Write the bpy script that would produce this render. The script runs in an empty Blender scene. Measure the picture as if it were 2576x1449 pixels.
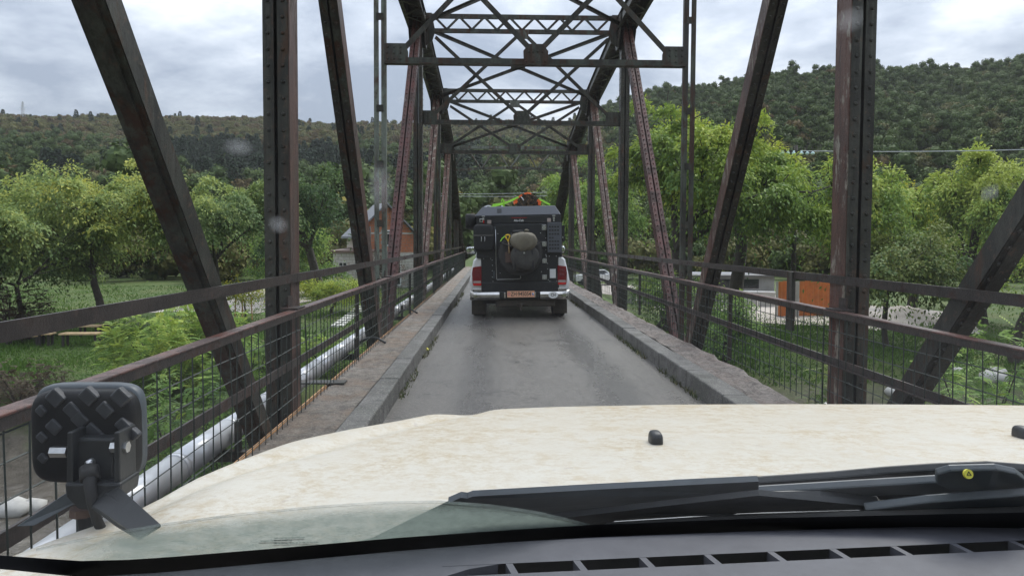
import bpy, bmesh, math, random
import numpy as np
from mathutils import Vector, Matrix
R = math.radians
random.seed(7)
scene = bpy.context.scene
C = scene.collection

# ------------------------------------------------------------------ camera
CAM_H = 1.5
cam = bpy.data.cameras.new("camera"); cam_o = bpy.data.objects.new("camera", cam); C.objects.link(cam_o)
cam.sensor_width = 36; cam.lens = 26.0
cam.shift_y = -0.012; cam.clip_start = 0.02; cam.clip_end = 6000
CAM_ROT = Matrix.Rotation(R(-1.42), 3, 'Z') @ Matrix.Rotation(R(90 - 2.66), 3, 'X') @ Matrix.Rotation(R(0.3), 3, 'Z')
cam_o.matrix_world = Matrix.Translation((0, 0, CAM_H)) @ CAM_ROT.to_4x4()
cam.dof.use_dof = False
scene.camera = cam_o
PW, PH, PF = 2576.0, 1449.0, 26 / 36 * 2576.0

# ------------------------------------------------------------------ sky and light
world = bpy.data.worlds.new("World"); scene.world = world; world.use_nodes = True
wn, wl = world.node_tree.nodes, world.node_tree.links
wn.clear()
w_out = wn.new('ShaderNodeOutputWorld'); w_bg = wn.new('ShaderNodeBackground')
w_bg.inputs['Strength'].default_value = 0.1
w_sky = wn.new('ShaderNodeTexSky'); w_sky.sky_type = 'NISHITA'; w_sky.sun_disc = False
SUN_EL, SUN_AZ = R(52), R(35)
w_sky.sun_elevation = SUN_EL; w_sky.sun_rotation = SUN_AZ
tc = wn.new('ShaderNodeTexCoord'); sp = wn.new('ShaderNodeSeparateXYZ'); wl.new(tc.outputs['Generated'], sp.inputs[0])
def wmath(op, a, b=None, c=None):
    n = wn.new('ShaderNodeMath'); n.operation = op
    for i, x in enumerate((a, b, c)):
        if x is None: continue
        if isinstance(x, (int, float)): n.inputs[i].default_value = x
        else: wl.new(x, n.inputs[i])
    return n.outputs[0]
zc = wmath('MAXIMUM', sp.outputs[2], 0.0)
den = wmath('ADD', zc, 0.22)
cx = wmath('DIVIDE', sp.outputs[0], den); cy = wmath('DIVIDE', sp.outputs[1], den)
cmb = wn.new('ShaderNodeCombineXYZ'); wl.new(cx, cmb.inputs[0]); wl.new(cy, cmb.inputs[1]); cmb.inputs[2].default_value = 3.7
n1 = wn.new('ShaderNodeTexNoise'); n1.inputs['Scale'].default_value = 1.15; n1.inputs['Detail'].default_value = 9
n1.inputs['Roughness'].default_value = 0.55; n1.inputs['Distortion'].default_value = 0.35; wl.new(cmb.outputs[0], n1.inputs['Vector'])
n2 = wn.new('ShaderNodeTexNoise'); n2.inputs['Scale'].default_value = 3.4; n2.inputs['Detail'].default_value = 8
n2.inputs['Roughness'].default_value = 0.6; wl.new(cmb.outputs[0], n2.inputs['Vector'])
nm = wmath('ADD', wmath('MULTIPLY', n1.outputs[0], 0.68), wmath('MULTIPLY', n2.outputs[0], 0.32))
ramp = wn.new('ShaderNodeValToRGB'); wl.new(nm, ramp.inputs[0])
els = ramp.color_ramp.elements
els[0].position = 0.40; els[0].color = (2.5, 2.85, 3.6, 1)
els[1].position = 0.61; els[1].color = (7.3, 7.5, 7.9, 1)
e = els.new(0.495); e.color = (4.15, 4.5, 5.25, 1)
grad = wmath('ADD', 0.53, wmath('MULTIPLY', zc, 1.50))
vm = wn.new('ShaderNodeVectorMath'); vm.operation = 'SCALE'; wl.new(ramp.outputs[0], vm.inputs[0]); wl.new(grad, vm.inputs['Scale'])
wmix = wn.new('ShaderNodeMix'); wmix.data_type = 'RGBA'; wmix.inputs[0].default_value = 0.94
wl.new(w_sky.outputs[0], wmix.inputs[6]); wl.new(vm.outputs[0], wmix.inputs[7])
wl.new(wmix.outputs[2], w_bg.inputs['Color']); wl.new(w_bg.outputs[0], w_out.inputs['Surface'])
sun = bpy.data.lights.new("sun", 'SUN'); sun_o = bpy.data.objects.new("sun", sun); C.objects.link(sun_o)
sun.energy = 1.5; sun.angle = R(30); sun.color = (1.0, 0.97, 0.92)
sd = Vector((math.sin(SUN_AZ) * math.cos(SUN_EL), math.cos(SUN_AZ) * math.cos(SUN_EL), math.sin(SUN_EL)))
sun_o.rotation_euler = sd.to_track_quat('Z', 'Y').to_euler()
scene.view_settings.view_transform = 'Standard'; scene.view_settings.look = 'None'
scene.view_settings.exposure = 1.05; scene.view_settings.gamma = 1.0; scene.view_settings.use_curve_mapping = False
scene.render.engine = 'CYCLES'
scene.cycles.use_denoising = True
scene.cycles.max_bounces = 8; scene.cycles.diffuse_bounces = 3; scene.cycles.glossy_bounces = 3
scene.cycles.transmission_bounces = 3; scene.cycles.transparent_max_bounces = 12
scene.cycles.caustics_reflective = False; scene.cycles.caustics_refractive = False
scene.cycles.sample_clamp_indirect = 4.0

# ------------------------------------------------------------------ helpers
def V(*a): return Vector(a if len(a) > 1 else a[0])
def ray(px, py):
    d = Vector(((px - PW / 2) / PF, -(py - PH / 2) / PF + cam.shift_y * PW / PF, -1.0))
    return CAM_ROT @ d
def at(px, py, Y=None, Z=None, X=None):
    d = ray(px, py)
    if Y is not None: t = Y / d.y
    elif Z is not None: t = (Z - CAM_H) / d.z
    else: t = X / d.x
    return Vector((0, 0, CAM_H)) + d * t
ORI = {}
def tag(o, label=None, cat=None, group=None, kind=None):
    if label: o['label'] = label
    if cat: o['category'] = cat
    if group: o['group'] = group
    if kind: o['kind'] = kind
    return o
def thing(name, loc, label=None, cat=None, group=None, kind=None, local=False, rot=None):
    o = bpy.data.objects.new(name, None); C.objects.link(o); o.location = loc
    o.empty_display_size = 0.2
    if rot is not None: o.rotation_euler = rot
    ORI[o.name] = Vector((0, 0, 0)) if local else Vector(loc)
    return tag(o, label, cat, group, kind)
def link(name, me, mat, parent=None):
    o = bpy.data.objects.new(name, me); C.objects.link(o)
    if mat is not None and not me.materials: me.materials.append(mat)
    if parent is not None:
        o.parent = parent; ORI[o.name] = ORI[parent.name]
    else: ORI[o.name] = Vector((0, 0, 0))
    return o
def copy_tree(o, parent=None):
    c = o.copy(); C.objects.link(c); ORI[c.name] = ORI[o.name]
    if parent is not None: c.parent = parent
    for ch in list(o.children): copy_tree(ch, c)
    return c
BOXF = [(0, 3, 2, 1), (4, 5, 6, 7), (0, 1, 5, 4), (1, 2, 6, 5), (2, 3, 7, 6), (3, 0, 4, 7)]
class MB:
    def __init__(s): s.v = []; s.f = []
    def add(s, vs, fs):
        n = len(s.v); s.v += [tuple(v) for v in vs]; s.f += [tuple(i + n for i in f) for f in fs]; return s
    def hexa(s, p): return s.add(p, BOXF)
    def box(s, c, sz, rot=None):
        c = Vector(c); hx, hy, hz = sz[0] / 2, sz[1] / 2, sz[2] / 2
        p = [Vector(q) for q in ((-hx, -hy, -hz), (hx, -hy, -hz), (hx, hy, -hz), (-hx, hy, -hz), (-hx, -hy, hz), (hx, -hy, hz), (hx, hy, hz), (-hx, hy, hz))]
        if rot is not None: p = [rot @ q for q in p]
        return s.hexa([c + q for q in p])
    def mm(s, x0, x1, y0, y1, z0, z1): return s.box(((x0 + x1) / 2, (y0 + y1) / 2, (z0 + z1) / 2), (abs(x1 - x0), abs(y1 - y0), abs(z1 - z0)))
    def bar(s, a, b, w, h, up=(0, 0, 1)):
        a, b = Vector(a), Vector(b); d = (b - a).normalized(); u = Vector(up)
        sd_ = d.cross(u)
        if sd_.length < 1e-5: sd_ = d.cross(Vector((1, 0, 0)))
        sd_.normalize(); u = sd_.cross(d).normalized()
        A = sd_ * (w / 2); B = u * (h / 2)
        return s.hexa([a - A - B, a + A - B, b + A - B, b - A - B, a - A + B, a + A + B, b + A + B, b - A + B])
    def tube(s, pts, r, n=8, caps=True):
        pts = [Vector(p) for p in pts]; m = len(pts); rr = r if isinstance(r, (list, tuple)) else [r] * m
        prev = None; vs = []
        for i, p in enumerate(pts):
            d = (pts[min(i + 1, m - 1)] - pts[max(i - 1, 0)]).normalized()
            if prev is None:
                u = d.cross(Vector((0, 0, 1)))
                if u.length < 1e-3: u = d.cross(Vector((1, 0, 0)))
            else: u = prev - d * prev.dot(d)
            u.normalize(); prev = u; w = d.cross(u)
            vs += [p + (u * math.cos(2 * math.pi * k / n) + w * math.sin(2 * math.pi * k / n)) * rr[i] for k in range(n)]
        fs = [(i * n + k, i * n + (k + 1) % n, (i + 1) * n + (k + 1) % n, (i + 1) * n + k) for i in range(m - 1) for k in range(n)]
        if caps: fs += [tuple(range(n - 1, -1, -1)), tuple((m - 1) * n + k for k in range(n))]
        return s.add(vs, fs)
    def lathe(s, prof, c, axis=(0, 0, 1), n=24):
        c = Vector(c); ax = Vector(axis).normalized()
        u = ax.cross(Vector((0, 0, 1)))
        if u.length < 1e-3: u = Vector((1, 0, 0))
        u.normalize(); w = ax.cross(u); m = len(prof)
        vs = [c + ax * h + (u * math.cos(2 * math.pi * k / n) + w * math.sin(2 * math.pi * k / n)) * r for r, h in prof for k in range(n)]
        fs = [(i * n + k, i * n + (k + 1) % n, (i + 1) * n + (k + 1) % n, (i + 1) * n + k) for i in range(m - 1) for k in range(n)]
        return s.add(vs, fs)
    def prism(s, poly, off):
        poly = [Vector(p) for p in poly]; off = Vector(off); n = len(poly)
        return s.add(poly + [p + off for p in poly], [tuple(range(n - 1, -1, -1)), tuple(range(n, 2 * n))] + [(i, (i + 1) % n, n + (i + 1) % n, n + i) for i in range(n)])
    def grid(s, fn, nu, nv):
        vs = [fn(i / nu, j / nv) for j in range(nv + 1) for i in range(nu + 1)]
        return s.add(vs, [(j * (nu + 1) + i, j * (nu + 1) + i + 1, (j + 1) * (nu + 1) + i + 1, (j + 1) * (nu + 1) + i) for j in range(nv) for i in range(nu)])
    def rivet(s, p, n, r=0.016, h=0.011, k=6):
        p, n = Vector(p), Vector(n).normalized(); u = n.cross(Vector((0.3, 0.2, 0.93))).normalized(); w = n.cross(u)
        vs = [p + (u * math.cos(2 * math.pi * i / k) + w * math.sin(2 * math.pi * i / k)) * r for i in range(k)]
        vs += [p + n * h + (u * math.cos(2 * math.pi * i / k) + w * math.sin(2 * math.pi * i / k)) * r * 0.55 for i in range(k)]
        return s.add(vs, [(i, (i + 1) % k, k + (i + 1) % k, k + i) for i in range(k)] + [tuple(range(k, 2 * k))])
    def ell(s, c, r, nu=16, nv=10, fn=None, p=1.0):
        c = Vector(c)
        def sg(x): return math.copysign(abs(x) ** p, x)
        vs = []
        for j in range(nv + 1):
            th = math.pi * j / nv - math.pi / 2
            for i in range(nu):
                ph = 2 * math.pi * i / nu
                q = Vector((sg(math.cos(th)) * sg(math.cos(ph)) * r[0], sg(math.cos(th)) * sg(math.sin(ph)) * r[1], sg(math.sin(th)) * r[2]))
                if fn: q = fn(q, th, ph)
                vs.append(c + q)
        return s.add(vs, [(j * nu + i, j * nu + (i + 1) % nu, (j + 1) * nu + (i + 1) % nu, (j + 1) * nu + i) for j in range(nv) for i in range(nu)])
    def build(s, name, mat, parent=None, smooth=False, bevel=0.0, kind=None, seg=2, subd=0):
        o0 = ORI[parent.name] if parent is not None else Vector((0, 0, 0))
        me = bpy.data.meshes.new(name)
        me.from_pydata([(x - o0.x, y - o0.y, z - o0.z) for x, y, z in s.v], [], s.f)
        bm = bmesh.new(); bm.from_mesh(me); bmesh.ops.recalc_face_normals(bm, faces=bm.faces); bm.to_mesh(me); bm.free()
        if smooth: me.polygons.foreach_set('use_smooth', [True] * len(me.polygons))
        me.update(); o = link(name, me, mat, parent)
        if subd:
            m = o.modifiers.new('sub', 'SUBSURF'); m.levels = subd; m.render_levels = subd
        if bevel:
            m = o.modifiers.new('bev', 'BEVEL'); m.width = bevel; m.segments = seg; m.limit_method = 'ANGLE'; m.angle_limit = R(40)
            me.polygons.foreach_set('use_smooth', [True] * len(me.polygons)) if smooth else None
        if kind: o['kind'] = kind
        return o
def text_mesh(txt, size, name, mat, parent, loc, rotm, extrude=0.001, align='CENTER', sx=1.0, bold=0.0):
    cu = bpy.data.curves.new(name, 'FONT'); cu.body = txt; cu.size = size; cu.extrude = extrude; cu.align_x = align; cu.align_y = 'CENTER'
    cu.offset = bold
    to = bpy.data.objects.new('tmp', cu); C.objects.link(to)
    dg = bpy.context.evaluated_depsgraph_get(); dg.update()
    me = bpy.data.meshes.new_from_object(to.evaluated_get(dg)); bpy.data.objects.remove(to); bpy.data.curves.remove(cu)
    me.name = name; me.materials.clear()
    M = Matrix.Translation(loc) @ rotm.to_4x4() @ Matrix.Diagonal((sx, 1, 1, 1))
    me.transform(M); return link(name, me, mat, parent)

# ------------------------------------------------------------------ materials
class NT:
    def __init__(s, name):
        s.m = bpy.data.materials.new(name); s.m.use_nodes = True; s.t = s.m.node_tree; s.t.nodes.clear()
        s.out = s.n('ShaderNodeOutputMaterial')
    def n(s, k, **kw):
        x = s.t.nodes.new(k)
        for a, b in kw.items(): setattr(x, a, b)
        return x
    def l(s, a, b): s.t.links.new(a, b)
    def pos(s, scale=(1, 1, 1), obj=False):
        mp = s.n('ShaderNodeMapping'); mp.inputs['Scale'].default_value = scale
        if obj: s.l(s.n('ShaderNodeTexCoord').outputs['Object'], mp.inputs[0])
        else: s.l(s.n('ShaderNodeNewGeometry').outputs['Position'], mp.inputs[0])
        return mp.outputs[0]
    def noise(s, vec, scale, detail=6, rough=0.6, dist=0.0):
        x = s.n('ShaderNodeTexNoise'); x.inputs['Scale'].default_value = scale; x.inputs['Detail'].default_value = detail
        x.inputs['Roughness'].default_value = rough; x.inputs['Distortion'].default_value = dist; s.l(vec, x.inputs['Vector']); return x.outputs[0]
    def ramp(s, fac, stops):
        x = s.n('ShaderNodeValToRGB'); s.l(fac, x.inputs[0]); els = x.color_ramp.elements
        while len(els) < len(stops): els.new(0.5)
        for e_, (p, c) in zip(els, stops):
            e_.position = p; e_.color = (c, c, c, 1) if isinstance(c, (int, float)) else (*c, 1)
        return x.outputs[0]
    def mix(s, fac, a, b):
        x = s.n('ShaderNodeMix', data_type='RGBA')
        for i, y in ((0, fac), (6, a), (7, b)):
            if hasattr(y, 'links'): s.l(y, x.inputs[i])
            elif i == 0: x.inputs[0].default_value = y
            else: x.inputs[i].default_value = (*y, 1)
        return x.outputs[2]
    def math(s, op, a, b=0.0):
        x = s.n('ShaderNodeMath', operation=op)
        for i, y in enumerate((a, b)):
            if hasattr(y, 'links'): s.l(y, x.inputs[i])
            else: x.inputs[i].default_value = y
        return x.outputs[0]
    def bsdf(s, col, rough=0.6, metal=0.0, bump=None, bstr=0.3, bdist=0.01, spec=0.5, coat=0.0):
        b = s.n('ShaderNodeBsdfPrincipled')
        for nm, y in (('Base Color', col), ('Roughness', rough), ('Metallic', metal), ('Specular IOR Level', spec), ('Coat Weight', coat)):
            if hasattr(y, 'links'): s.l(y, b.inputs[nm])
            elif isinstance(y, tuple): b.inputs[nm].default_value = (*y, 1)
            else: b.inputs[nm].default_value = y
        if bump is not None:
            bp = s.n('ShaderNodeBump'); bp.inputs['Strength'].default_value = bstr; bp.inputs['Distance'].default_value = bdist
            s.l(bump, bp.inputs['Height']); s.l(bp.outputs[0], b.inputs['Normal'])
        return b.outputs[0]
    def done(s, sh): s.l(sh, s.out.inputs['Surface']); return s.m
def simple(name, col, rough=0.6, metal=0.0, var=0.18, scale=12.0, bump=0.15, spec=0.5, dirt=None, coat=0.0, bd=0.004):
    k = NT(name); p = k.pos()
    a = k.noise(p, scale, 6, 0.65); c0 = tuple(max(0, x * (1 - var)) for x in col); c1 = tuple(x * (1 + var) for x in col)
    c = k.ramp(a, [(0.3, c0), (0.7, c1)])
    if dirt: c = k.mix(k.ramp(k.noise(p, scale * 0.3, 8, 0.7), [(0.45, 0.0), (0.75, dirt[3])]), c, dirt[:3])
    r = k.math('ADD', k.math('MULTIPLY', a, 0.25), rough - 0.125)
    return k.done(k.bsdf(c, r, metal, k.noise(p, scale * 4, 4) if bump else None, bump, bd, spec, coat))
def steel(name, base, alt, rust, rust_amt=0.5, streak=True, rough=0.55, flake=None):
    k = NT(name); p = k.pos((1, 1, 0.3) if streak else (1, 1, 1)); q = k.pos(); run = k.pos((1, 1, 0.07) if streak else (1, 0.3, 1))
    c = k.mix(k.ramp(k.noise(p, 3.2, 9, 0.72, 0.3), [(0.44, 0.0), (0.56, 1.0)]), base, alt)
    rf = k.ramp(k.noise(p, 4.6, 10, 0.75, 0.5), [(0.60 - 0.2 * rust_amt, 0.0), (0.68 - 0.18 * rust_amt, 1.0)])
    c = k.mix(rf, c, rust)
    c = k.mix(k.ramp(k.noise(run, 16, 6, 0.7), [(0.52, 0.0), (0.66, 0.75)]), c, tuple(x * 0.35 for x in base))
    c = k.mix(k.ramp(k.noise(run, 11, 6, 0.7), [(0.58, 0.0), (0.70, 0.6)]), c, tuple(x * 1.9 + 0.012 for x in alt))
    c = k.mix(k.ramp(k.noise(q, 13, 8, 0.8), [(0.56, 0.0), (0.64, 0.7)]), c, tuple(x * 1.5 + 0.015 for x in rust))
    c = k.mix(k.ramp(k.noise(q, 42, 6, 0.8), [(0.52, 0.0), (0.7, 0.7)]), c, (0.022, 0.016, 0.013))
    if flake: c = k.mix(k.ramp(k.noise(p, 12, 9, 0.78), [(0.54, 0.0), (0.60, 0.85)]), c, flake)
    return k.done(k.bsdf(c, k.ramp(rf, [(0, rough - 0.12), (1, rough + 0.2)]), 0.0, k.noise(q, 30, 9, 0.78), 0.6, 0.008, 0.35))
M = {}
M['steel_dark'] = steel('steel_dark', (0.022, 0.022, 0.018), (0.052, 0.052, 0.042), (0.070, 0.040, 0.025), 0.34)
M['steel_brown'] = steel('steel_brown', (0.115, 0.056, 0.043), (0.070, 0.050, 0.042), (0.050, 0.030, 0.024), 0.45)
M['steel_green'] = steel('steel_green', (0.070, 0.080, 0.064), (0.028, 0.028, 0.024), (0.060, 0.030, 0.019), 0.5)
M['steel_pale'] = steel('steel_pale', (0.17, 0.195, 0.165), (0.085, 0.09, 0.075), (0.075, 0.04, 0.028), 0.45)
M['steel_red'] = steel('steel_red', (0.095, 0.026, 0.020), (0.060, 0.024, 0.019), (0.042, 0.024, 0.02), 0.5)
M['steel_peel'] = steel('steel_peel', (0.12, 0.058, 0.042), (0.07, 0.037, 0.028), (0.09, 0.03, 0.02), 0.45, flake=(0.30, 0.28, 0.23))
M['steel_chord'] = steel('steel_chord', (0.028, 0.030, 0.025), (0.055, 0.058, 0.047), (0.05, 0.026, 0.018), 0.45)
M['rail_red'] = steel('rail_red', (0.14, 0.055, 0.042), (0.085, 0.048, 0.04), (0.07, 0.05, 0.046), 0.5, False, 0.4)
M['rail_dark'] = steel('rail_dark', (0.030, 0.024, 0.022), (0.045, 0.035, 0.031), (0.055, 0.028, 0.02), 0.3, False, 0.5)
M['wire'] = simple('wire', (0.022, 0.032, 0.027), 0.5, var=0.3)
M['black_plastic'] = simple('black_plastic', (0.014, 0.016, 0.018), 0.45, var=0.3, scale=20)
M['cowl'] = simple('cowl', (0.055, 0.068, 0.08), 0.42, var=0.25, scale=9, dirt=(0.16, 0.16, 0.15, 0.3))
M['tyre'] = simple('tyre', (0.034, 0.033, 0.032), 0.75, var=0.3, scale=30)
M['shed_grey'] = simple('shed_grey', (0.20, 0.20, 0.195), 0.9, var=0.25, scale=1.5)
M['rubber'] = simple('rubber', (0.018, 0.018, 0.018), 0.7, var=0.3, scale=30)
M['chrome'] = simple('chrome', (0.46, 0.45, 0.44), 0.16, 1.0, var=0.12, scale=5, bump=0.05, dirt=(0.22, 0.19, 0.15, 0.7))
M['zinc'] = simple('zinc', (0.55, 0.56, 0.57), 0.32, 1.0, var=0.15, scale=30)
M['white_paint'] = simple('white_paint', (0.74, 0.75, 0.76), 0.28, var=0.03, scale=4, bump=0.02, dirt=(0.42, 0.37, 0.30, 0.5), coat=0.4)
M['white_plain'] = simple('white_plain', (0.72, 0.72, 0.71), 0.5, var=0.06)
M['white_bright'] = simple('white_bright', (0.78, 0.79, 0.80), 0.35, var=0.04)
M['canopy_black'] = simple('canopy_black', (0.009, 0.011, 0.015), 0.42, var=0.25, scale=40, bump=0.25, bd=0.002, dirt=(0.05, 0.048, 0.043, 0.4))
M['canopy_grey'] = simple('canopy_grey', (0.080, 0.088, 0.105), 0.4, var=0.12, scale=50, bump=0.2, bd=0.002)
M['canvas_black'] = simple('canvas_black', (0.016, 0.017, 0.018), 0.85, var=0.3, scale=25, bump=0.5)
M['canvas_grey'] = simple('canvas_grey', (0.052, 0.05, 0.046), 0.85, var=0.35, scale=10, bump=0.5)
M['khaki'] = simple('khaki', (0.165, 0.147, 0.108), 0.8, var=0.18, scale=14, bump=0.4)
M['red_lens'] = simple('red_lens', (0.19, 0.006, 0.014), 0.14, var=0.12, scale=18, coat=0.6)
M['red_bright'] = simple('red_bright', (0.62, 0.02, 0.02), 0.2, var=0.1)
M['clear_lens'] = simple('clear_lens', (0.42, 0.34, 0.32), 0.15, var=0.15)
M['yellow'] = simple('yellow', (0.80, 0.50, 0.02), 0.45, var=0.08)
M['orange'] = simple('orange', (0.85, 0.13, 0.015), 0.6, var=0.15)
M['lime'] = simple('lime', (0.35, 0.78, 0.05), 0.6, var=0.12)
M['plate'] = simple('plate', (0.80, 0.43, 0.28), 0.4, var=0.06, scale=30)  # white plate with the orange lamp light put into its colour
M['ink'] = simple('ink', (0.012, 0.012, 0.014), 0.5, var=0.1)
M['emblem_red'] = simple('emblem_red', (0.60, 0.03, 0.03), 0.4, var=0.1)
M['emblem_blue'] = simple('emblem_blue', (0.10, 0.22, 0.50), 0.4, var=0.1)
M['mud'] = simple('mud', (0.06, 0.05, 0.038), 0.8, var=0.35, scale=12)
M['mirror'] = simple('mirror', (0.75, 0.78, 0.8), 0.05, 1.0, var=0.02, bump=0)
M['glass_dark'] = simple('glass_dark', (0.012, 0.015, 0.017), 0.06, var=0.1, bump=0)
M['rust_rim'] = simple('rust_rim', (0.10, 0.062, 0.048), 0.7, var=0.3)
M['bark'] = simple('bark', (0.045, 0.038, 0.030), 0.9, var=0.4, scale=8, bump=0.8, bd=0.03)
M['log_end'] = simple('log_end', (0.16, 0.10, 0.06), 0.9, var=0.5, scale=14)
M['wood'] = simple('wood', (0.55, 0.39, 0.22), 0.7, var=0.25, scale=6)
M['wood_dark'] = simple('wood_dark', (0.035, 0.03, 0.026), 0.8, var=0.3)
M['plank_orange'] = simple('plank_orange', (0.50, 0.27, 0.12), 0.8, var=0.25, scale=7)
M['fence_orange'] = simple('fence_orange', (0.55, 0.16, 0.035), 0.55, var=0.15, scale=3, dirt=(0.25, 0.10, 0.04, 0.6))
M['brick'] = simple('brick', (0.62, 0.25, 0.14), 0.9, var=0.22, scale=5)
M['mortar'] = simple('mortar', (0.42, 0.36, 0.32), 0.9, var=0.15)
M['limestone'] = simple('limestone', (0.66, 0.64, 0.60), 0.9, var=0.15, scale=3, bump=0.5, bd=0.02)
M['roof_grey'] = simple('roof_grey', (0.13, 0.135, 0.15), 0.6, var=0.15, scale=2)
M['concrete_far'] = simple('concrete_far', (0.40, 0.39, 0.37), 0.9, var=0.2, scale=2)
M['pylon'] = simple('pylon', (0.42, 0.44, 0.45), 0.6, var=0.1)
M['pylon_dark'] = simple('pylon_dark', (0.07, 0.065, 0.06), 0.8, var=0.1)
M['insulator'] = simple('insulator', (0.55, 0.72, 0.72), 0.15, var=0.1)
M['pipe'] = simple('pipe', (0.60, 0.61, 0.63), 0.33, 0.35, var=0.08, scale=3, bump=0.1, dirt=(0.35, 0.33, 0.30, 0.45))
M['sticker_yellow'] = simple('sticker_yellow', (0.72, 0.66, 0.08), 0.5, var=0.1)

def asphalt():
    k = NT('wet_asphalt'); p = k.pos(); px = k.pos((1, 0.16, 1))
    g = k.noise(p, 24, 10, 0.95); lo = k.noise(px, 2.2, 8, 0.62, 0.3); bl = k.noise(p, 2.4, 7, 0.7, 0.4)
    c = k.ramp(g, [(0.36, (0.042, 0.039, 0.035)), (0.5, (0.128, 0.118, 0.106)), (0.62, (0.33, 0.305, 0.275))])
    c = k.mix(k.ramp(lo, [(0.42, 0.0), (0.6, 0.5)]), c, (0.115, 0.106, 0.096))
    c = k.mix(k.ramp(bl, [(0.52, 0.0), (0.72, 0.35)]), c, (0.075, 0.073, 0.071))
    vo = k.n('ShaderNodeTexVoronoi', feature='DISTANCE_TO_EDGE'); vo.inputs['Scale'].default_value = 0.9
    dv = k.n('ShaderNodeVectorMath', operation='ADD'); k.l(p, dv.inputs[0]); nz = k.n('ShaderNodeTexNoise'); nz.inputs['Scale'].default_value = 1.7; nz.inputs['Detail'].default_value = 6; k.l(p, nz.inputs['Vector']); k.l(nz.outputs['Color'], dv.inputs[1]); k.l(dv.outputs[0], vo.inputs['Vector'])
    c = k.mix(k.math('MULTIPLY', k.ramp(vo.outputs[0], [(0.004, 1.0), (0.014, 0.0)]), k.ramp(bl, [(0.45, 0.0), (0.55, 0.7)])), c, (0.03, 0.029, 0.028))
    # dry gravelly margins along the kerbs
    sx = k.n('ShaderNodeSeparateXYZ'); k.l(k.n('ShaderNodeNewGeometry').outputs['Position'], sx.inputs[0])
    d = k.math('ABSOLUTE', k.math('SUBTRACT', sx.outputs[0], 0.535))
    ed = k.ramp(k.math('ADD', d, k.math('MULTIPLY', k.math('SUBTRACT', bl, 0.5), 0.9)), [(1.05, 0.0), (1.45, 1.0)])
    c = k.mix(k.math('MULTIPLY', ed, 0.8), c, k.ramp(k.noise(p, 38, 8, 0.85), [(0.38, (0.10, 0.085, 0.07)), (0.6, (0.36, 0.31, 0.26))]))
    tk = k.math('MULTIPLY', k.ramp(k.math('ADD', k.math('ABSOLUTE', k.math('SUBTRACT', d, 0.70)), k.math('MULTIPLY', k.math('SUBTRACT', lo, 0.5), 0.35)), [(0.08, 1.0), (0.30, 0.0)]), 0.5)
    c = k.mix(tk, c, (0.06, 0.058, 0.056))
    r = k.math('ADD', k.math('ADD', k.math('SUBTRACT', k.ramp(lo, [(0.35, 0.27), (0.65, 0.44)]), k.math('MULTIPLY', tk, 0.14)), k.math('MULTIPLY', ed, 0.3)), k.math('MULTIPLY', k.math('SUBTRACT', g, 0.5), 0.3))
    return k.done(k.bsdf(c, r, 0, k.math('ADD', g, k.math('MULTIPLY', k.noise(p, 200, 3), 0.5)), 0.7, 0.008, 0.38))
M['asphalt'] = asphalt()
def slabmat(name, a, b, stain, bs=0.5):
    k = NT(name); p = k.pos()
    c = k.ramp(k.noise(p, 15, 10, 0.85), [(0.40, a), (0.60, b)])
    c = k.mix(k.ramp(k.noise(p, 1.8, 9, 0.7, 0.6), [(0.46, 0.0), (0.62, 0.85)]), c, stain)
    c = k.mix(k.ramp(k.noise(p, 5.5, 9, 0.75, 0.4), [(0.50, 0.0), (0.62, 0.7)]), c, tuple(x * 0.5 for x in a))
    c = k.mix(k.ramp(k.noise(p, 60, 4, 0.8), [(0.56, 0.0), (0.66, 0.75)]), c, (0.46, 0.42, 0.37))
    return k.done(k.bsdf(c, k.ramp(k.noise(p, 3, 5), [(0.35, 0.45), (0.65, 0.8)]), 0, k.noise(p, 40, 10, 0.82), bs, 0.03, 0.4))
M['slab'] = slabmat('ledge_concrete', (0.115, 0.098, 0.082), (0.28, 0.245, 0.205), (0.19, 0.125, 0.08), 0.9)
M['slab_rough'] = slabmat('ledge_rubble', (0.12, 0.10, 0.088), (0.36, 0.31, 0.275), (0.20, 0.15, 0.125), 1.0)
M['kerb'] = slabmat('kerb_concrete', (0.085, 0.083, 0.078), (0.16, 0.155, 0.145), (0.07, 0.072, 0.062), 0.4)
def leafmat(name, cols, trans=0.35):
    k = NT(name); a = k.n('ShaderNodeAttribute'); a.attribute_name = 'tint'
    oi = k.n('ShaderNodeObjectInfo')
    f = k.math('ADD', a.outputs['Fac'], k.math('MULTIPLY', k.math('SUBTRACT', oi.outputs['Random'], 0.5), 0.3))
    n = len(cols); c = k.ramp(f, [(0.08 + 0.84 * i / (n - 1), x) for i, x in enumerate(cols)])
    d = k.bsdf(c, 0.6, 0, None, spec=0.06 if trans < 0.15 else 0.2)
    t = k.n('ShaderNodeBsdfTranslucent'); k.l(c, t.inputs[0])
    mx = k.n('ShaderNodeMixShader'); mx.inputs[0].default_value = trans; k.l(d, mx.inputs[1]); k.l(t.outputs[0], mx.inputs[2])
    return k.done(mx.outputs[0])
M['leaf_locust'] = leafmat('leaf_locust', [(0.092, 0.155, 0.057), (0.190, 0.270, 0.092), (0.333, 0.397, 0.115), (0.529, 0.517, 0.115)], 0.34)
M['leaf_bright'] = leafmat('leaf_bright', [(0.075, 0.144, 0.040), (0.184, 0.282, 0.057), (0.345, 0.431, 0.069), (0.552, 0.552, 0.081)], 0.34)
M['leaf_mid'] = leafmat('leaf_mid', [(0.066, 0.133, 0.041), (0.140, 0.242, 0.062), (0.242, 0.359, 0.078), (0.390, 0.452, 0.086)])
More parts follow.
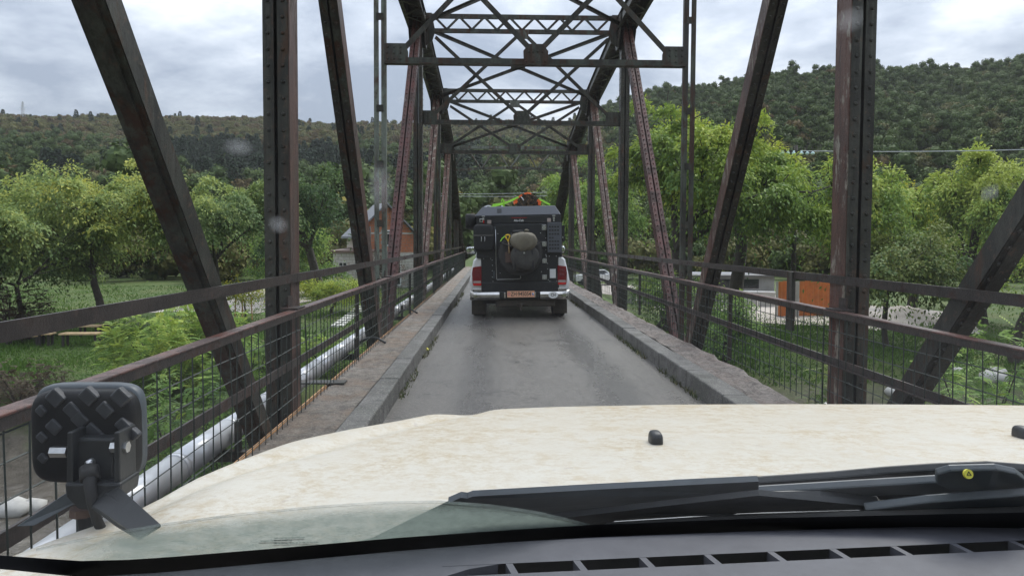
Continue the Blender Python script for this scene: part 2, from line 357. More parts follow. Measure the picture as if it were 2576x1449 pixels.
M['leaf_dark'] = leafmat('leaf_dark', [(0.035, 0.070, 0.028), (0.062, 0.118, 0.040), (0.109, 0.172, 0.047), (0.187, 0.218, 0.055)])
M['leaf_brown'] = leafmat('leaf_brown', [(0.046, 0.036, 0.026), (0.078, 0.058, 0.039), (0.111, 0.085, 0.052)])
M['leaf_yellow'] = leafmat('leaf_yellow', [(0.156, 0.221, 0.039), (0.338, 0.364, 0.039), (0.546, 0.468, 0.039)])
M['forest_a'] = leafmat('forest_a', [(0.048, 0.080, 0.028), (0.075, 0.110, 0.036), (0.105, 0.14, 0.045)], 0.1)
M['forest_b'] = leafmat('forest_b', [(0.084, 0.090, 0.034), (0.116, 0.116, 0.040), (0.152, 0.140, 0.048)], 0.1)
M['forest_c'] = leafmat('forest_c', [(0.104, 0.080, 0.040), (0.132, 0.100, 0.045), (0.160, 0.120, 0.052)], 0.1)
M['forest_conifer'] = leafmat('forest_conifer', [(0.022, 0.040, 0.026), (0.032, 0.052, 0.032), (0.044, 0.068, 0.038)], 0.1)
M['forest_gold'] = leafmat('forest_gold', [(0.136, 0.136, 0.040), (0.192, 0.176, 0.044), (0.248, 0.208, 0.048)], 0.1)

# ------------------------------------------------------------------ terrain
FLOOR, WATER = -2.6, -4.3
def interp(x, tab):
    if x <= tab[0][0]: return tab[0][1]
    for (a, va), (b, vb) in zip(tab, tab[1:]):
        if x <= b: return va + (vb - va) * (x - a) / (b - a)
    return tab[-1][1]
def sstep(a, b, x):
    t = min(1, max(0, (x - a) / (b - a))); return t * t * (3 - 2 * t)
RIDGE = [(-0.9, 0.152), (-0.68, 0.151), (-0.5, 0.151), (-0.3, 0.147), (-0.15, 0.145), (0.0, 0.146), (0.1, 0.146), (0.14, 0.166), (0.21, 0.189), (0.30, 0.203), (0.38, 0.216), (0.52, 0.223), (0.72, 0.226), (1.0, 0.22)]
RDIST = [(-0.9, 720), (-0.4, 800), (0.08, 800), (0.15, 560), (0.22, 470), (0.4, 430), (1.0, 400)]
RBASE = [(-0.9, 170), (-0.3, 190), (0.06, 170), (0.2, 120), (1.0, 105)]
def lumps(x, y):
    return (math.sin(x * 0.021 + 1.3) * math.cos(y * 0.017 - 0.7) + 0.5 * math.sin(x * 0.047 - y * 0.031)) 
def ground_z(x, y):
    if y < 0:
        b = sstep(-13, -20, y)
        return -5.4 + b * 2.9 + max(0.0, -y - 55) * 0.34 * (1 + 0.12 * math.sin(x * 0.02))  # unseen hill behind the camera, added to darken facing steel and reflections
    bank = 19.5 if x < 0 else 21.0
    bank += 1.2 * math.sin(x * 0.23) + 0.7 * math.sin(x * 0.61)
    z = -5.2 + (FLOOR + 5.2) * sstep(bank - 3.5, bank + 3.2 + (2.5 if x > 3 else 0), y)
    if y > 36.5:                                                  # the approach embankment
        e = 0.0 - 0.02 - max(0, abs(x - 0.55) - 2.6) * 0.62
        e = e if y > 39.0 else -9
        z = max(z, e)
    if y > 95:
        u = x / y; rd, rb = interp(u, RDIST), interp(u, RBASE); zr = interp(u, RIDGE) * rd + CAM_H
        t = (y - rb) / (rd - rb)
        if t > 0:
            if t <= 1: h = (zr - FLOOR) * (0.25 * t * t + 0.75 * t)
            else: h = (zr - FLOOR) - (y - rd) * 0.12
            h += 5.0 * lumps(x, y) * sstep(0, 0.3, t) * (1 - 0.7 * sstep(0.75, 1.0, t))
            z = max(z, FLOOR + h)
    return z
def axis(a):
    out = []
    for s, e_, st in a:
        n = max(1, round((e_ - s) / st)); out += [s + (e_ - s) * i / n for i in range(n)]
    return out + [a[-1][1]]
gx = axis([(-1900, -800, 90), (-800, -300, 40), (-300, -70, 15), (-70, -26, 3), (-26, 26, 0.7), (26, 70, 3), (70, 300, 15), (300, 800, 40), (800, 1900, 90)])
gy = axis([(-420, -60, 45), (-60, -30, 6), (-30, 10, 4), (10, 44, 0.7), (44, 110, 3), (110, 300, 12), (300, 900, 22), (900, 1900, 100)])
gv = [(x, y, ground_z(x, y)) for y in gy for x in gx]
nx = len(gx)
gme = bpy.data.meshes.new('ground')
gme.from_pydata(gv, [], [(j * nx + i, j * nx + i + 1, (j + 1) * nx + i + 1, (j + 1) * nx + i) for j in range(len(gy) - 1) for i in range(nx - 1)])
gme.polygons.foreach_set('use_smooth', [True] * len(gme.polygons))
def groundmat():
    k = NT('ground_grass_earth'); p = k.pos(); geo = k.n('ShaderNodeNewGeometry'); sx = k.n('ShaderNodeSeparateXYZ'); k.l(geo.outputs['Position'], sx.inputs[0])
    g = k.ramp(k.noise(p, 3, 10, 0.8), [(0.3, (0.030, 0.055, 0.014)), (0.52, (0.065, 0.105, 0.026)), (0.72, (0.11, 0.15, 0.04))])
    g = k.mix(k.ramp(k.noise(p, 0.35, 6, 0.65), [(0.42, 0.0), (0.68, 0.75)]), g, (0.12, 0.125, 0.045))
    e_ = k.ramp(k.noise(p, 5, 9, 0.75), [(0.3, (0.05, 0.042, 0.032)), (0.7, (0.17, 0.15, 0.12))])
    low = k.ramp(k.math('ADD', k.math('MULTIPLY', sx.outputs[2], 0.2), k.math('MULTIPLY', k.noise(p, 1.2, 5), 0.35)), [(-0.0, 1.0), (1.0, 0.0)])
    lowf = k.n('ShaderNodeMapRange'); k.l(k.math('ADD', sx.outputs[2], k.math('MULTIPLY', k.noise(p, 1.3, 5), 1.4)), lowf.inputs[0])
    lowf.inputs[1].default_value = -2.35; lowf.inputs[2].default_value = -3.0; lowf.inputs[3].default_value = 0; lowf.inputs[4].default_value = 1
    c = k.mix(lowf.outputs[0], g, e_)
    hf = k.n('ShaderNodeMapRange'); k.l(sx.outputs[2], hf.inputs[0]); hf.inputs[1].default_value = 0.5; hf.inputs[2].default_value = 6; hf.inputs[3].default_value = 0; hf.inputs[4].default_value = 1
    c = k.mix(hf.outputs[0], c, (0.05, 0.058, 0.026))
    return k.done(k.bsdf(c, 0.85, 0, k.noise(p, 22, 8, 0.8), 0.8, 0.08, 0.2))
gnd = link('ground', gme, groundmat()); tag(gnd, 'grassy valley floor, river banks, hillsides and an added unseen hill behind the camera', kind='structure')
k = NT('river_water'); p = k.pos((1, 0.6, 1))
wv = k.noise(p, 3.0, 7, 0.65, 0.8)
M['water'] = k.done(k.bsdf(k.ramp(k.noise(p, 0.8, 5), [(0.35, (0.05, 0.042, 0.032)), (0.65, (0.10, 0.085, 0.065))]), 0.12, 0, wv, 0.9, 0.12, 0.6))
mb = MB(); mb.add([(-300, -17, WATER), (300, -17, WATER), (300, 21.5, WATER), (-300, 21.5, WATER)], [(0, 1, 2, 3)])
tag(mb.build('river', M['water']), 'shallow brown river under the bridge', kind='structure')
# foam and wet stones in the shallow water
rng = random.Random(3)
def stone_mesh(r, seed, flat=0.6):
    q = random.Random(seed); mb = MB()
    mb.ell((0, 0, 0), (r, r * q.uniform(0.7, 1), r * flat), 9, 6, lambda v, th, ph: v * (0.8 + 0.4 * q.random()))
    return mb
for i in range(26):
    if i < 15: x, y = rng.uniform(-17, -8.5), rng.uniform(13, 19)
    else: x, y = rng.uniform(8, 17), rng.uniform(18.5, 24.5)
    z = max(WATER, ground_z(x, y))
    m_ = stone_mesh(rng.uniform(0.16, 0.42), i).build('river_stone', M['limestone'] if i % 3 == 0 else M['concrete_far'], smooth=True)
    m_.location = (x, y, z + 0.05)
    tag(m_, 'rounded pale stone lying at the waterline %s of the bridge' % ('left' if i < 15 else 'right'), 'stone', 'stones at the water on the %s' % ('left' if i < 15 else 'right'))
# gravel yards and paths
def sheet(name, pts, mat, label, dz=0.02):
    mb = MB(); cx_ = sum(p[0] for p in pts) / len(pts); cy_ = sum(p[1] for p in pts) / len(pts)
    mb.add([(x, y, FLOOR + dz) for x, y in pts], [tuple(range(len(pts)))])
    return tag(mb.build(name, mat), label, kind='structure')
def gravelmat():
    k = NT('pale_gravel'); p = k.pos()
    return k.done(k.bsdf(k.ramp(k.noise(p, 3.5, 9, 0.75), [(0.3, (0.30, 0.265, 0.23)), (0.7, (0.52, 0.47, 0.42))]), 0.9, 0, k.noise(p, 14, 8, 0.8), 0.6, 0.06, 0.2))
M['gravel'] = gravelmat()
def gp(px, py): q = at(px, py, Z=FLOOR); return (q.x, q.y)
def blobpoly(pts, seed, amt=0.6, n=6):
    q = random.Random(seed); out = []
    for a, b in zip(pts, pts[1:] + pts[:1]):
        for i in range(n):
            t = i / n; out.append((a[0] + (b[0] - a[0]) * t + q.uniform(-amt, amt), a[1] + (b[1] - a[1]) * t + q.uniform(-amt, amt)))
    return out
sheet('gravel_yard_left', blobpoly([gp(250, 792), gp(480, 782), gp(670, 790), gp(720, 770), gp(830, 738), gp(815, 722), gp(640, 728), gp(430, 755)], 1), M['gravel'], 'pale gravel yard left of the bridge')
sheet('gravel_yard_right', blobpoly([gp(1500, 730), gp(1720, 800), gp(2130, 822), gp(2330, 842), gp(2480, 838), gp(2440, 790), gp(2200, 770), gp(1800, 726), gp(1520, 715)], 2, 0.5), M['gravel'], 'pale gravel yard right of the bridge')
# approach road beyond the bridge
mb = MB(); mb.add([(-0.95, 38.4, 0), (2.05, 38.4, 0), (2.4, 70, 0), (5.4, 95, 0), (1.5, 95, 0), (-1.2, 70, 0)], [(0, 1, 2, 5), (5, 2, 3, 4)])
tag(mb.build('approach_road', M['asphalt']), 'grey road leaving the far end of the bridge', kind='structure')

# ------------------------------------------------------------------ bridge deck
RL, RR = -0.91, 1.98            # road edges
Y0, Y1 = -16.5, 38.4
mb = MB(); mb.grid(lambda u, v: (RL + (RR - RL) * u, Y0 + (Y1 - Y0) * v, 0.018 * math.sin(math.pi * u)), 6, 60)
tag(mb.build('road', M['asphalt'], smooth=True), 'wet single lane asphalt road over the bridge', kind='structure')
KH = 0.18
def kerb_run(name, xa, xb, mat, label, seed, step):
    q = random.Random(seed)
    root = thing(name, ((xa + xb) / 2, Y0, 0), label, kind='structure'); y = Y0
    while y < Y1 - 0.1:
        L = step * q.uniform(0.9, 1.1); y2 = min(y + L, Y1); mb = MB()
        dx, dz = q.uniform(-0.006, 0.006), q.uniform(-0.006, 0.008)
        mb.mm(xa + dx, xb + dx, y + 0.005, y2 - 0.005, -0.05, KH + dz)
        mb.build('kerb_stone', mat, root, bevel=0.016); y = y2
    return root
kerb_run('kerb_left', -1.10, RL, M['kerb'], 'dark concrete kerb stones along the left road edge', 1, 1.25)
kerb_run('kerb_right', RR, 2.19, M['kerb'], 'dark concrete kerb stones along the right road edge', 2, 1.25)
def ledge(name, xa, xb, mat, label, seed, rough):
    q = random.Random(seed); n = 220; ph = [q.uniform(0, 6) for _ in range(6)]
    def outer(y): return sum(math.sin(y * f_ + ph[i]) * a for i, (f_, a) in enumerate([(1.1, 0.5), (2.9, 0.3), (6.3, 0.25), (13, 0.2), (27, 0.15)])) * rough
    inn, out = (xa, xb)
    sgn = 1 if xb > xa else -1
    mb = MB()
    def fn(u, v):
        y = Y0 + (Y1 - Y0) * v; z = KH - 0.012
        xo = out + sgn * (outer(y) - rough * 0.4)
        if u <= 0.8: x = inn + (xo - inn) * (u / 0.8); z += (0.018 if rough > 0.02 else 0.006) * math.sin(x * 41 + y * 17) * math.sin(y * 9 + 3 * x) - (0.03 * rough / 0.05) * (u / 0.8) ** 4
        else: x = xo - sgn * 0.01 * (u - 0.8); z = KH - 0.03 - (u - 0.8) / 0.2 * 0.24
        return (x, y, z)
    mb.grid(fn, 10, n)
    return tag(mb.build(name, mat, smooth=False), label, kind='structure')
ledge('pavement_left', -1.105, -1.53, M['slab'], 'narrow rust stained concrete ledge left of the road', 5, 0.012)
ledge('pavement_right', 2.195, 2.62, M['slab_rough'], 'narrow crumbling concrete ledge right of the road', 6, 0.035)
# weeds along the right and left kerb
def strip_weeds(name, x0, n, seed, ymax):
    q = random.Random(seed); mb = MB()
    for i in range(n):
        y = q.uniform(6, ymax); x = x0 + q.gauss(0, 0.02); L = q.uniform(0.02, 0.08)
        if math.sin(y * 1.9) + math.sin(y * 0.7 + 1) < 0.1: continue
        a = q.uniform(0, 6.3); w = 0.008
        mb.add([(x - w * math.cos(a), y - w * math.sin(a), 0.0), (x + w * math.cos(a), y + w * math.sin(a), 0.0), (x + q.gauss(0, 0.03), y + q.gauss(0, 0.03), L)], [(0, 1, 2)])
    return mb
k = NT('weed'); M['weed'] = k.done(k.bsdf(k.ramp(k.noise(k.pos(), 9, 3), [(0.4, (0.05, 0.075, 0.02)), (0.6, (0.13, 0.12, 0.05))]), 0.8))
tag(strip_weeds('w', RR - 0.03, 900, 3, 22).build('kerb_weeds', M['weed']), 'thin weeds growing along the foot of the right kerb', 'weeds', kind='stuff')
tag(strip_weeds('w', RL + 0.03, 700, 4, 22).build('kerb_weeds', M['weed']), 'thin weeds growing along the foot of the left kerb', 'weeds', kind='stuff')
# litter on the road by the left kerb
q_ = at(1068, 880, Z=0.03)
mb = MB(); mb.add([(q_.x, q_.y, 0.02), (q_.x + 0.06, q_.y + 0.03, 0.03), (q_.x + 0.03, q_.y + 0.09, 0.05), (q_.x - 0.04, q_.y + 0.05, 0.03)], [(0, 1, 2, 3)])
tag(mb.build('fallen_leaf', M['sticker_yellow']), 'yellow fallen leaf lying by the left kerb', 'leaf')

# ------------------------------------------------------------------ the truss bridge
XL, XR = -1.558, 2.742           # inner faces of the trusses
ST = {-3: -16.6, -2: -10.9, -1: -5.4, 0: -0.05, 1: 5.82, 2: 10.80, 3: 16.25, 4: 21.65, 5: 27.1, 6: 32.6, 7: 38.5}
NZ = {-3: 0.0, -1: 4.95, 0: 5.7, 1: 6.2, 2: 6.4, 3: 6.2, 4: 5.7, 5: 4.95, 7: 0.0}
bridge = thing('truss_bridge', (0.59, 10.8, -0.55), 'rusty riveted steel truss bridge carrying the narrow road', 'bridge')
def member(name, A, B, w, d, mat, side, rivet_sp=0.12, rows=True, label=None, inner_rows=True, plain=False, inner=None):
    """built-up riveted member in a truss plane; side=+1 when its inner face looks to +X"""
    A, B = Vector(A), Vector(B); ax = (B - A).normalized(); nrm = Vector((1, 0, 0)).cross(ax).normalized()
    if nrm.y > 0: nrm = -nrm                                     # nrm: towards the near end of the bridge
    mb = MB(); th = 0.014; fw = w / 2 - 0.013
    for s in (-1, 1):
        mb.bar(A + Vector((s * (w / 2 - 0.006), 0, 0)), B + Vector((s * (w / 2 - 0.006), 0, 0)), 0.012, d - 0.030, nrm)
        for t in (-1, 1):
            o = Vector((s * (w / 2 - fw / 2), 0, 0)) + nrm * (t * (d / 2 - th / 2))
            mb.bar(A + o, B + o, fw, th, nrm)
    if plain: mb.bar(A + nrm * (d / 2 + 0.006), B + nrm * (d / 2 + 0.006), w * 0.52, 0.012, nrm)
    o = mb.build(name, mat, bridge)
    if label: o['label'] = label
    if inner: 
        mb = MB(); xo = Vector((side * (w / 2 + 0.003), 0, 0)); mb.bar(A + xo, B + xo, 0.006, d - 0.012, nrm); mb.build('side_plate', M[inner], o)
    if rows:
        rv = MB(); L = (B - A).length; n = int(L / rivet_sp)
        for i in range(1, n):
            c = A + ax * (L * i / n)
            if c.z < -0.2 or c.z > 6.4: continue
            for s in (-1, 1): rv.rivet(c + Vector((s * (w / 2 - fw * 0.48), 0, 0)) + nrm * (d / 2), nrm, 0.017, 0.012)
            if inner_rows:
                for t in (-1, 1): rv.rivet(c + ax * (rivet_sp / 2) + Vector((side * (w / 2 + (0.006 if inner else 0)), 0, 0)) + nrm * (t * d * 0.33), (side, 0, 0), 0.015, 0.010)
        rv.build('rivets', mat, o, kind='stuff')
    return o
BW = 0.19
def tx(side, w=BW): return (XL - w / 2) if side > 0 else (XR + w / 2)       # side +1: left truss (inner face to +X)
vm_ = {1: ['steel_green', 'steel_dark'], -1: ['steel_dark', 'steel_dark']}
for side in (1, -1):
    x = tx(side)
    # posts
    for k_, mats in ((-1, 0), (0, 0), (1, 0), (3, 1), (4, 1), (5, 1), (6, 1)):
        z1 = NZ.get(k_, 2.45)
        m_ = {1: {1: 'steel_dark', 3: 'steel_green', 4: 'steel_green', 5: 'steel_green'}, -1: {}}[side].get(k_, 'steel_dark')
        member('post', (x, ST[k_], -0.45), (x, ST[k_], z1), BW, 0.26 if k_ < 3 else 0.24, M[m_], side, inner={1: 'steel_brown' if side > 0 else 'steel_peel'}.get(k_), inner_rows=k_ != 1)
    if True:                                                      # the light centre post: two angles with a gap
        for dx in (0.035, 0.14):
            mb = MB(); xx = (XL - dx) if side > 0 else (XR + dx)
            mb.mm(xx - 0.035, xx + 0.035, ST[2] - 0.006, ST[2] + 0.006, -0.45, NZ[2]); mb.mm(xx - 0.035 if (dx > 0.1) == (side > 0) else xx + 0.023, xx - 0.023 if (dx > 0.1) == (side > 0) else xx + 0.035, ST[2] + 0.0062, ST[2] + 0.075, -0.45, NZ[2])
            mb.build('slender_post', M['steel_pale' if side > 0 else 'steel_green'], bridge)
        for zz in (0.9, 1.75, 2.6, 3.4, 4.7, 5.4):
            mb = MB(); xx = (XL - 0.0875) if side > 0 else (XR + 0.0875); mb.box((xx, ST[2] - 0.012, zz), (0.10, 0.012, 0.10))
            mb.build('batten_plate', M['steel_dark'], bridge)
    # diagonals
    dm = {(0, 1): 'steel_green', (1, 2): 'steel_green', (3, 2): 'steel_red', (4, 3): 'steel_peel', (5, 4): 'steel_peel', (-1, 0): 'steel_dark'}
    if side < 0: dm[(0, 1)] = dm[(1, 2)] = 'steel_dark'; dm[(3, 2)] = 'steel_red'
    for (t, b), mm_ in dm.items():
        s_ = 1 if b > t else -1
        near = (t, b) == (0, 1)
        member('diagonal', (x, ST[t] + (0.42 if near else 0.10) * s_, NZ[t]), (x, ST[b] - 0.16 * s_, -0.38), 0.13 if near else 0.18, 0.14 if near else (0.22 if t < 3 else 0.2), M[mm_], side, rows=(t, b) != (0, 1) or side < 0, plain=(t, b) == (0, 1), inner={(1, 2): 'steel_brown' if side > 0 else 'steel_peel', (0, 1): 'steel_dark'}.get((t, b)), inner_rows=t > 1,
               label={'steel_red': 'faded red diagonal with double rivet rows', 'steel_peel': 'diagonal with peeling cream paint'}.get(mm_))
    # end post and chords
    def chord(name, A, B, w=0.30, d=0.30):
        A, B = Vector(A), Vector(B); ax = (B - A).normalized(); n_ = Vector((1, 0, 0)).cross(ax)
        if n_.z < 0: n_ = -n_
        mb = MB()
        mb.bar(A + n_ * d / 2, B + n_ * d / 2, w + 0.08, 0.016, n_)
        for s in (-1, 1):
            mb.bar(A + Vector((s * (w / 2 - 0.01), 0, 0)), B + Vector((s * (w / 2 - 0.01), 0, 0)), 0.016, d - 0.02, n_)
            o = Vector((s * (w / 2 + 0.02), 0, 0)) - n_ * (d / 2 - 0.008); mb.bar(A + o, B + o, 0.075, 0.014, n_)
        n = int((B - A).length / 0.42)
        for i in range(n):                                        # lacing under the chord
            p0 = A + (B - A) * ((i + 0.1) / n); p1 = A + (B - A) * ((i + 0.9) / n); s = 1 if i % 2 else -1
            mb.bar(p0 + Vector((s * w / 2, 0, 0)) - n_ * (d / 2 + 0.008), p1 + Vector((-s * w / 2, 0, 0)) - n_ * (d / 2 + 0.008), 0.055, 0.01, n_)
        return mb.build(name, M['steel_chord'], bridge)
    for a, b in ((-1, 0), (0, 1), (1, 2), (2, 3), (3, 4), (4, 5)): chord('top_chord', (x, ST[a], NZ[a]), (x, ST[b], NZ[b]))
    chord('end_post', (x, ST[5], NZ[5]), (x, ST[7], 0.0), 0.28, 0.30); chord('end_post', (x, ST[-1], NZ[-1]), (x, ST[-3], 0.0), 0.28, 0.30)
    mb = MB(); mb.mm(x - 0.13, x - 0.11, Y0, Y1, -0.55, -0.2); mb.mm(x + 0.11, x + 0.13, Y0, Y1, -0.55, -0.2); mb.mm(x - 0.2, x + 0.2, Y0, Y1, -0.565, -0.551)
    mb.build('bottom_chord', M['steel_dark'], bridge)
    # gusset plates at the top nodes
    for k_ in (0, 1, 2, 3, 4, 5):
        z = NZ[k_]; y = ST[k_]; dzf = (NZ.get(k_ + 1, z - 0.9) - z) / (ST.get(k_ + 1) - y); dzb = (z - NZ.get(k_ - 1, z - 0.7)) / (y - ST.get(k_ - 1))
        for xx in (x - 0.165, x + 0.165):
            mb = MB(); poly = [(xx - 0.006, y - 0.42, z + 0.165 - 0.42 * dzb), (xx - 0.006, y, z + 0.165), (xx - 0.006, y + 0.42, z + 0.165 + 0.42 * dzf), (xx - 0.006, y + 0.38, z - 0.25 + 0.38 * dzf), (xx - 0.006, y + 0.16, z - 0.52), (xx - 0.006, y - 0.16, z - 0.52), (xx - 0.006, y - 0.38, z - 0.25 - 0.38 * dzb)]
            mb.prism(poly, (0.012, 0, 0)); g_ = mb.build('gusset_plate', M['steel_chord'], bridge)
            if xx == (x + 0.165 if side > 0 else x - 0.165):
                rv = MB(); s_ = 1 if side > 0 else -1
                for i in range(5):
                    for j in range(5):
                        rv.rivet((xx + s_ * 0.006, y - 0.26 + 0.13 * i, z - 0.30 + 0.09 * j), (s_, 0, 0), 0.017, 0.012)
                rv.build('rivets', M['steel_chord'], g_, kind='stuff')
# cross frames: lattice strut above, K-bracing and lower strut
def angle_bar(mb, a, b, w=0.075, th=0.012, up=(0, 0, 1)):
    a, b = Vector(a), Vector(b); mb.bar(a, b, th, w, up)
    u = Vector(up); mb.bar(a - u * (w / 2 - th / 2) + Vector((0, 0.035 + th / 2, 0)), b - u * (w / 2 - th / 2) + Vector((0, 0.035 + th / 2, 0)), 0.07 - th, th, up)
XC = (XL + XR) / 2
LS = 4.08
for k_ in (0, 1, 2, 3, 4):
    y = ST[k_]; zt = NZ[k_] + 0.15; zb = NZ[k_] - 0.16
    xa, xb = XL - 0.02, XR + 0.02
    mb = MB(); angle_bar(mb, (xa, y, zt), (xb, y, zt), 0.09); angle_bar(mb, (xa, y, zb), (xb, y, zb), 0.085)
    st_ = mb.build('lattice_strut', M['steel_green'] if k_ == 3 else M['steel_chord'], bridge)
    mb = MB(); n = 16
    for i in range(n):
        x0 = xa + (xb - xa) * i / n; x1 = xa + (xb - xa) * (i + 1) / n
        p, q = ((x0, zt - 0.02), (x1, zb + 0.02)) if i % 2 else ((x0, zb + 0.02), (x1, zt - 0.02))
        mb.bar((p[0], y - 0.012 - 0.004 * (i % 2), p[1]), (q[0], y - 0.012 - 0.004 * (i % 2), q[1]), 0.008, 0.05, (0, -1, 0) if False else (0, 0, 1))
    mb.build('lacing_bars', M['steel_chord'], st_, kind='stuff')
    mb = MB(); angle_bar(mb, (xa, y, LS), (xb, y, LS), 0.10); mb.mm(xa, xb, y - 0.075, y - 0.0065, LS - 0.05, LS - 0.038)
    mb.build('sway_strut', M['steel_green'] if k_ != 4 else M['steel_dark'], bridge)
    # diagonals of the sway frame: from lower centre to the upper corners, from lower corners to upper centre
    for s, xe in ((1, xb), (-1, xa)):
        for (p, q, off) in (((XC, LS + 0.10), (xe - s * 0.30, zb - 0.15), -0.02), ((xe - s * 0.22, LS + 0.12), (XC + s * 0.10, zb - 0.10), 0.02)):
            mb = MB(); mb.bar((p[0], y + off, p[1]), (q[0], y + off, q[1]), 0.012, 0.075); mb.bar((p[0], y + off + 0.03, p[1] + 0.03), (q[0], y + off + 0.03, q[1] + 0.03), 0.046, 0.012)
            mb.build('sway_brace', M['steel_dark'], bridge)
        # corner gussets
        mb = MB(); mb.prism([(xe, y - 0.035, LS - 0.055), (xe, y - 0.035, LS + 0.24), (xe - s * 0.30, y - 0.035, LS + 0.24), (xe - s * 0.34, y - 0.035, LS + 0.12), (xe - s * 0.34, y - 0.035, LS - 0.055)], (0, 0.012, 0))
        g_ = mb.build('gusset_plate', M['steel_green'], bridge); rv = MB()
        for i in range(3):
            for j in range(3): rv.rivet((xe - s * (0.05 + 0.09 * i), y - 0.035, LS + 0.02 + 0.085 * j), (0, -1, 0), 0.016, 0.012)
        rv.build('rivets', M['steel_green'], g_, kind='stuff')
        mb = MB(); mb.prism([(xe, y - 0.045, zt + 0.05), (xe - s * 0.22, y - 0.045, zt + 0.05), (xe - s * 0.30, y - 0.045, zb - 0.03), (xe - s * 0.24, y - 0.045, zb - 0.22), (xe, y - 0.045, zb - 0.42)], (0, 0.012, 0))
        mb.build('gusset_plate', M['steel_chord'], bridge)
    mb = MB(); mb.prism([(XC - 0.17, y - 0.045, LS - 0.05), (XC - 0.18, y - 0.045, LS + 0.15), (XC - 0.10, y - 0.045, LS + 0.25), (XC + 0.10, y - 0.045, LS + 0.25), (XC + 0.18, y - 0.045, LS + 0.15), (XC + 0.17, y - 0.045, LS - 0.05)], (0, 0.012, 0))
    g_ = mb.build('gusset_plate', M['steel_green'], bridge); rv = MB()
    for i in range(4): rv.rivet((XC - 0.14 + 0.093 * i, y - 0.045, LS + 0.0), (0, -1, 0), 0.015, 0.012); rv.rivet((XC - 0.10 + 0.065 * i, y - 0.045, LS + 0.14), (0, -1, 0), 0.015, 0.012)
    rv.build('rivets', M['steel_green'], g_, kind='stuff')
    mb = MB(); mb.prism([(XC - 0.15, y - 0.03, zb + 0.02), (XC + 0.15, y - 0.03, zb + 0.02), (XC + 0.13, y - 0.03, zb - 0.17), (XC - 0.13, y - 0.03, zb - 0.17)], (0, 0.012, 0)); mb.build('gusset_plate', M['steel_pale'], bridge)
# top lateral bracing
for a, b in ((0, 1), (1, 2), (2, 3), (3, 4), (4, 5)):
    for s, (xp, xq) in enumerate(((XL, XR), (XR, XL))):
        mb = MB(); p = Vector((xp, ST[a] + 0.15, NZ[a] - 0.02 - 0.02 * s)); q = Vector((xq, ST[b] - 0.15, NZ[b] - 0.02 - 0.02 * s))
        mb.bar(p, q, 0.075, 0.012); mb.bar(p - Vector((0, 0, 0.04)), q - Vector((0, 0, 0.04)), 0.012, 0.068); mb.build('lateral_brace', M['steel_chord'], bridge)
    mb = MB(); mb.box((XC, (ST[a] + ST[b]) / 2, (NZ[a] + NZ[b]) / 2 - 0.075), (0.36, 0.36, 0.012)); mb.build('gusset_plate', M['steel_chord'], bridge)
# deep lattice portal on the far end posts
ep = Vector((0, ST[7] - ST[5], -NZ[5])).normalized()
pa = Vector((0, ST[5], NZ[5])) + ep * 0.1; pb = pa + ep * 1.72
mb = MB()
xa, xb = XL, XR
mb.bar((xa, pa.y, pa.z), (xb, pa.y, pa.z), 0.10, 0.10)
n = 10
for i in range(n):
    u0, u1 = i / n, (i + 1) / n
    h0, h1 = 0.10 * math.sin(math.pi * u0), 0.10 * math.sin(math.pi * u1)
    mb.bar((xa + (xb - xa) * u0, pb.y - h0, pb.z + h0), (xa + (xb - xa) * u1, pb.y - h1, pb.z + h1), 0.09, 0.09)
po = mb.build('portal_strut', M['steel_pale'], bridge)
mb = MB(); n = 8
for i in range(n):
    x0 = xa + (xb - xa) * i / n; x1 = xa + (xb - xa) * (i + 1) / n; p, q = (pa, pb) if i % 2 else (pb, pa)
    mb.bar((x0, p.y, p.z + (0.06 if p is pb else 0)), (x1, q.y, q.z + (0.06 if q is pb else 0)), 0.03, 0.075)
mb.build('lacing_bars', M['steel_pale'], po, kind='stuff')
# floor beams and deck slab underneath
for k_ in range(-3, 8):
    mb = MB(); y = ST[k_]; mb.mm(XL - 0.2, XR + 0.2, y - 0.01, y + 0.01, -0.75, -0.25); mb.mm(XL - 0.2, XR + 0.2, y - 0.1, y + 0.1, -0.765, -0.7505); mb.build('floor_beam', M['steel_dark'], bridge)
mb = MB(); mb.mm(-1.5, 2.56, Y0, Y1, -0.25, -0.052); mb.build('deck_slab', M['slab'], bridge)

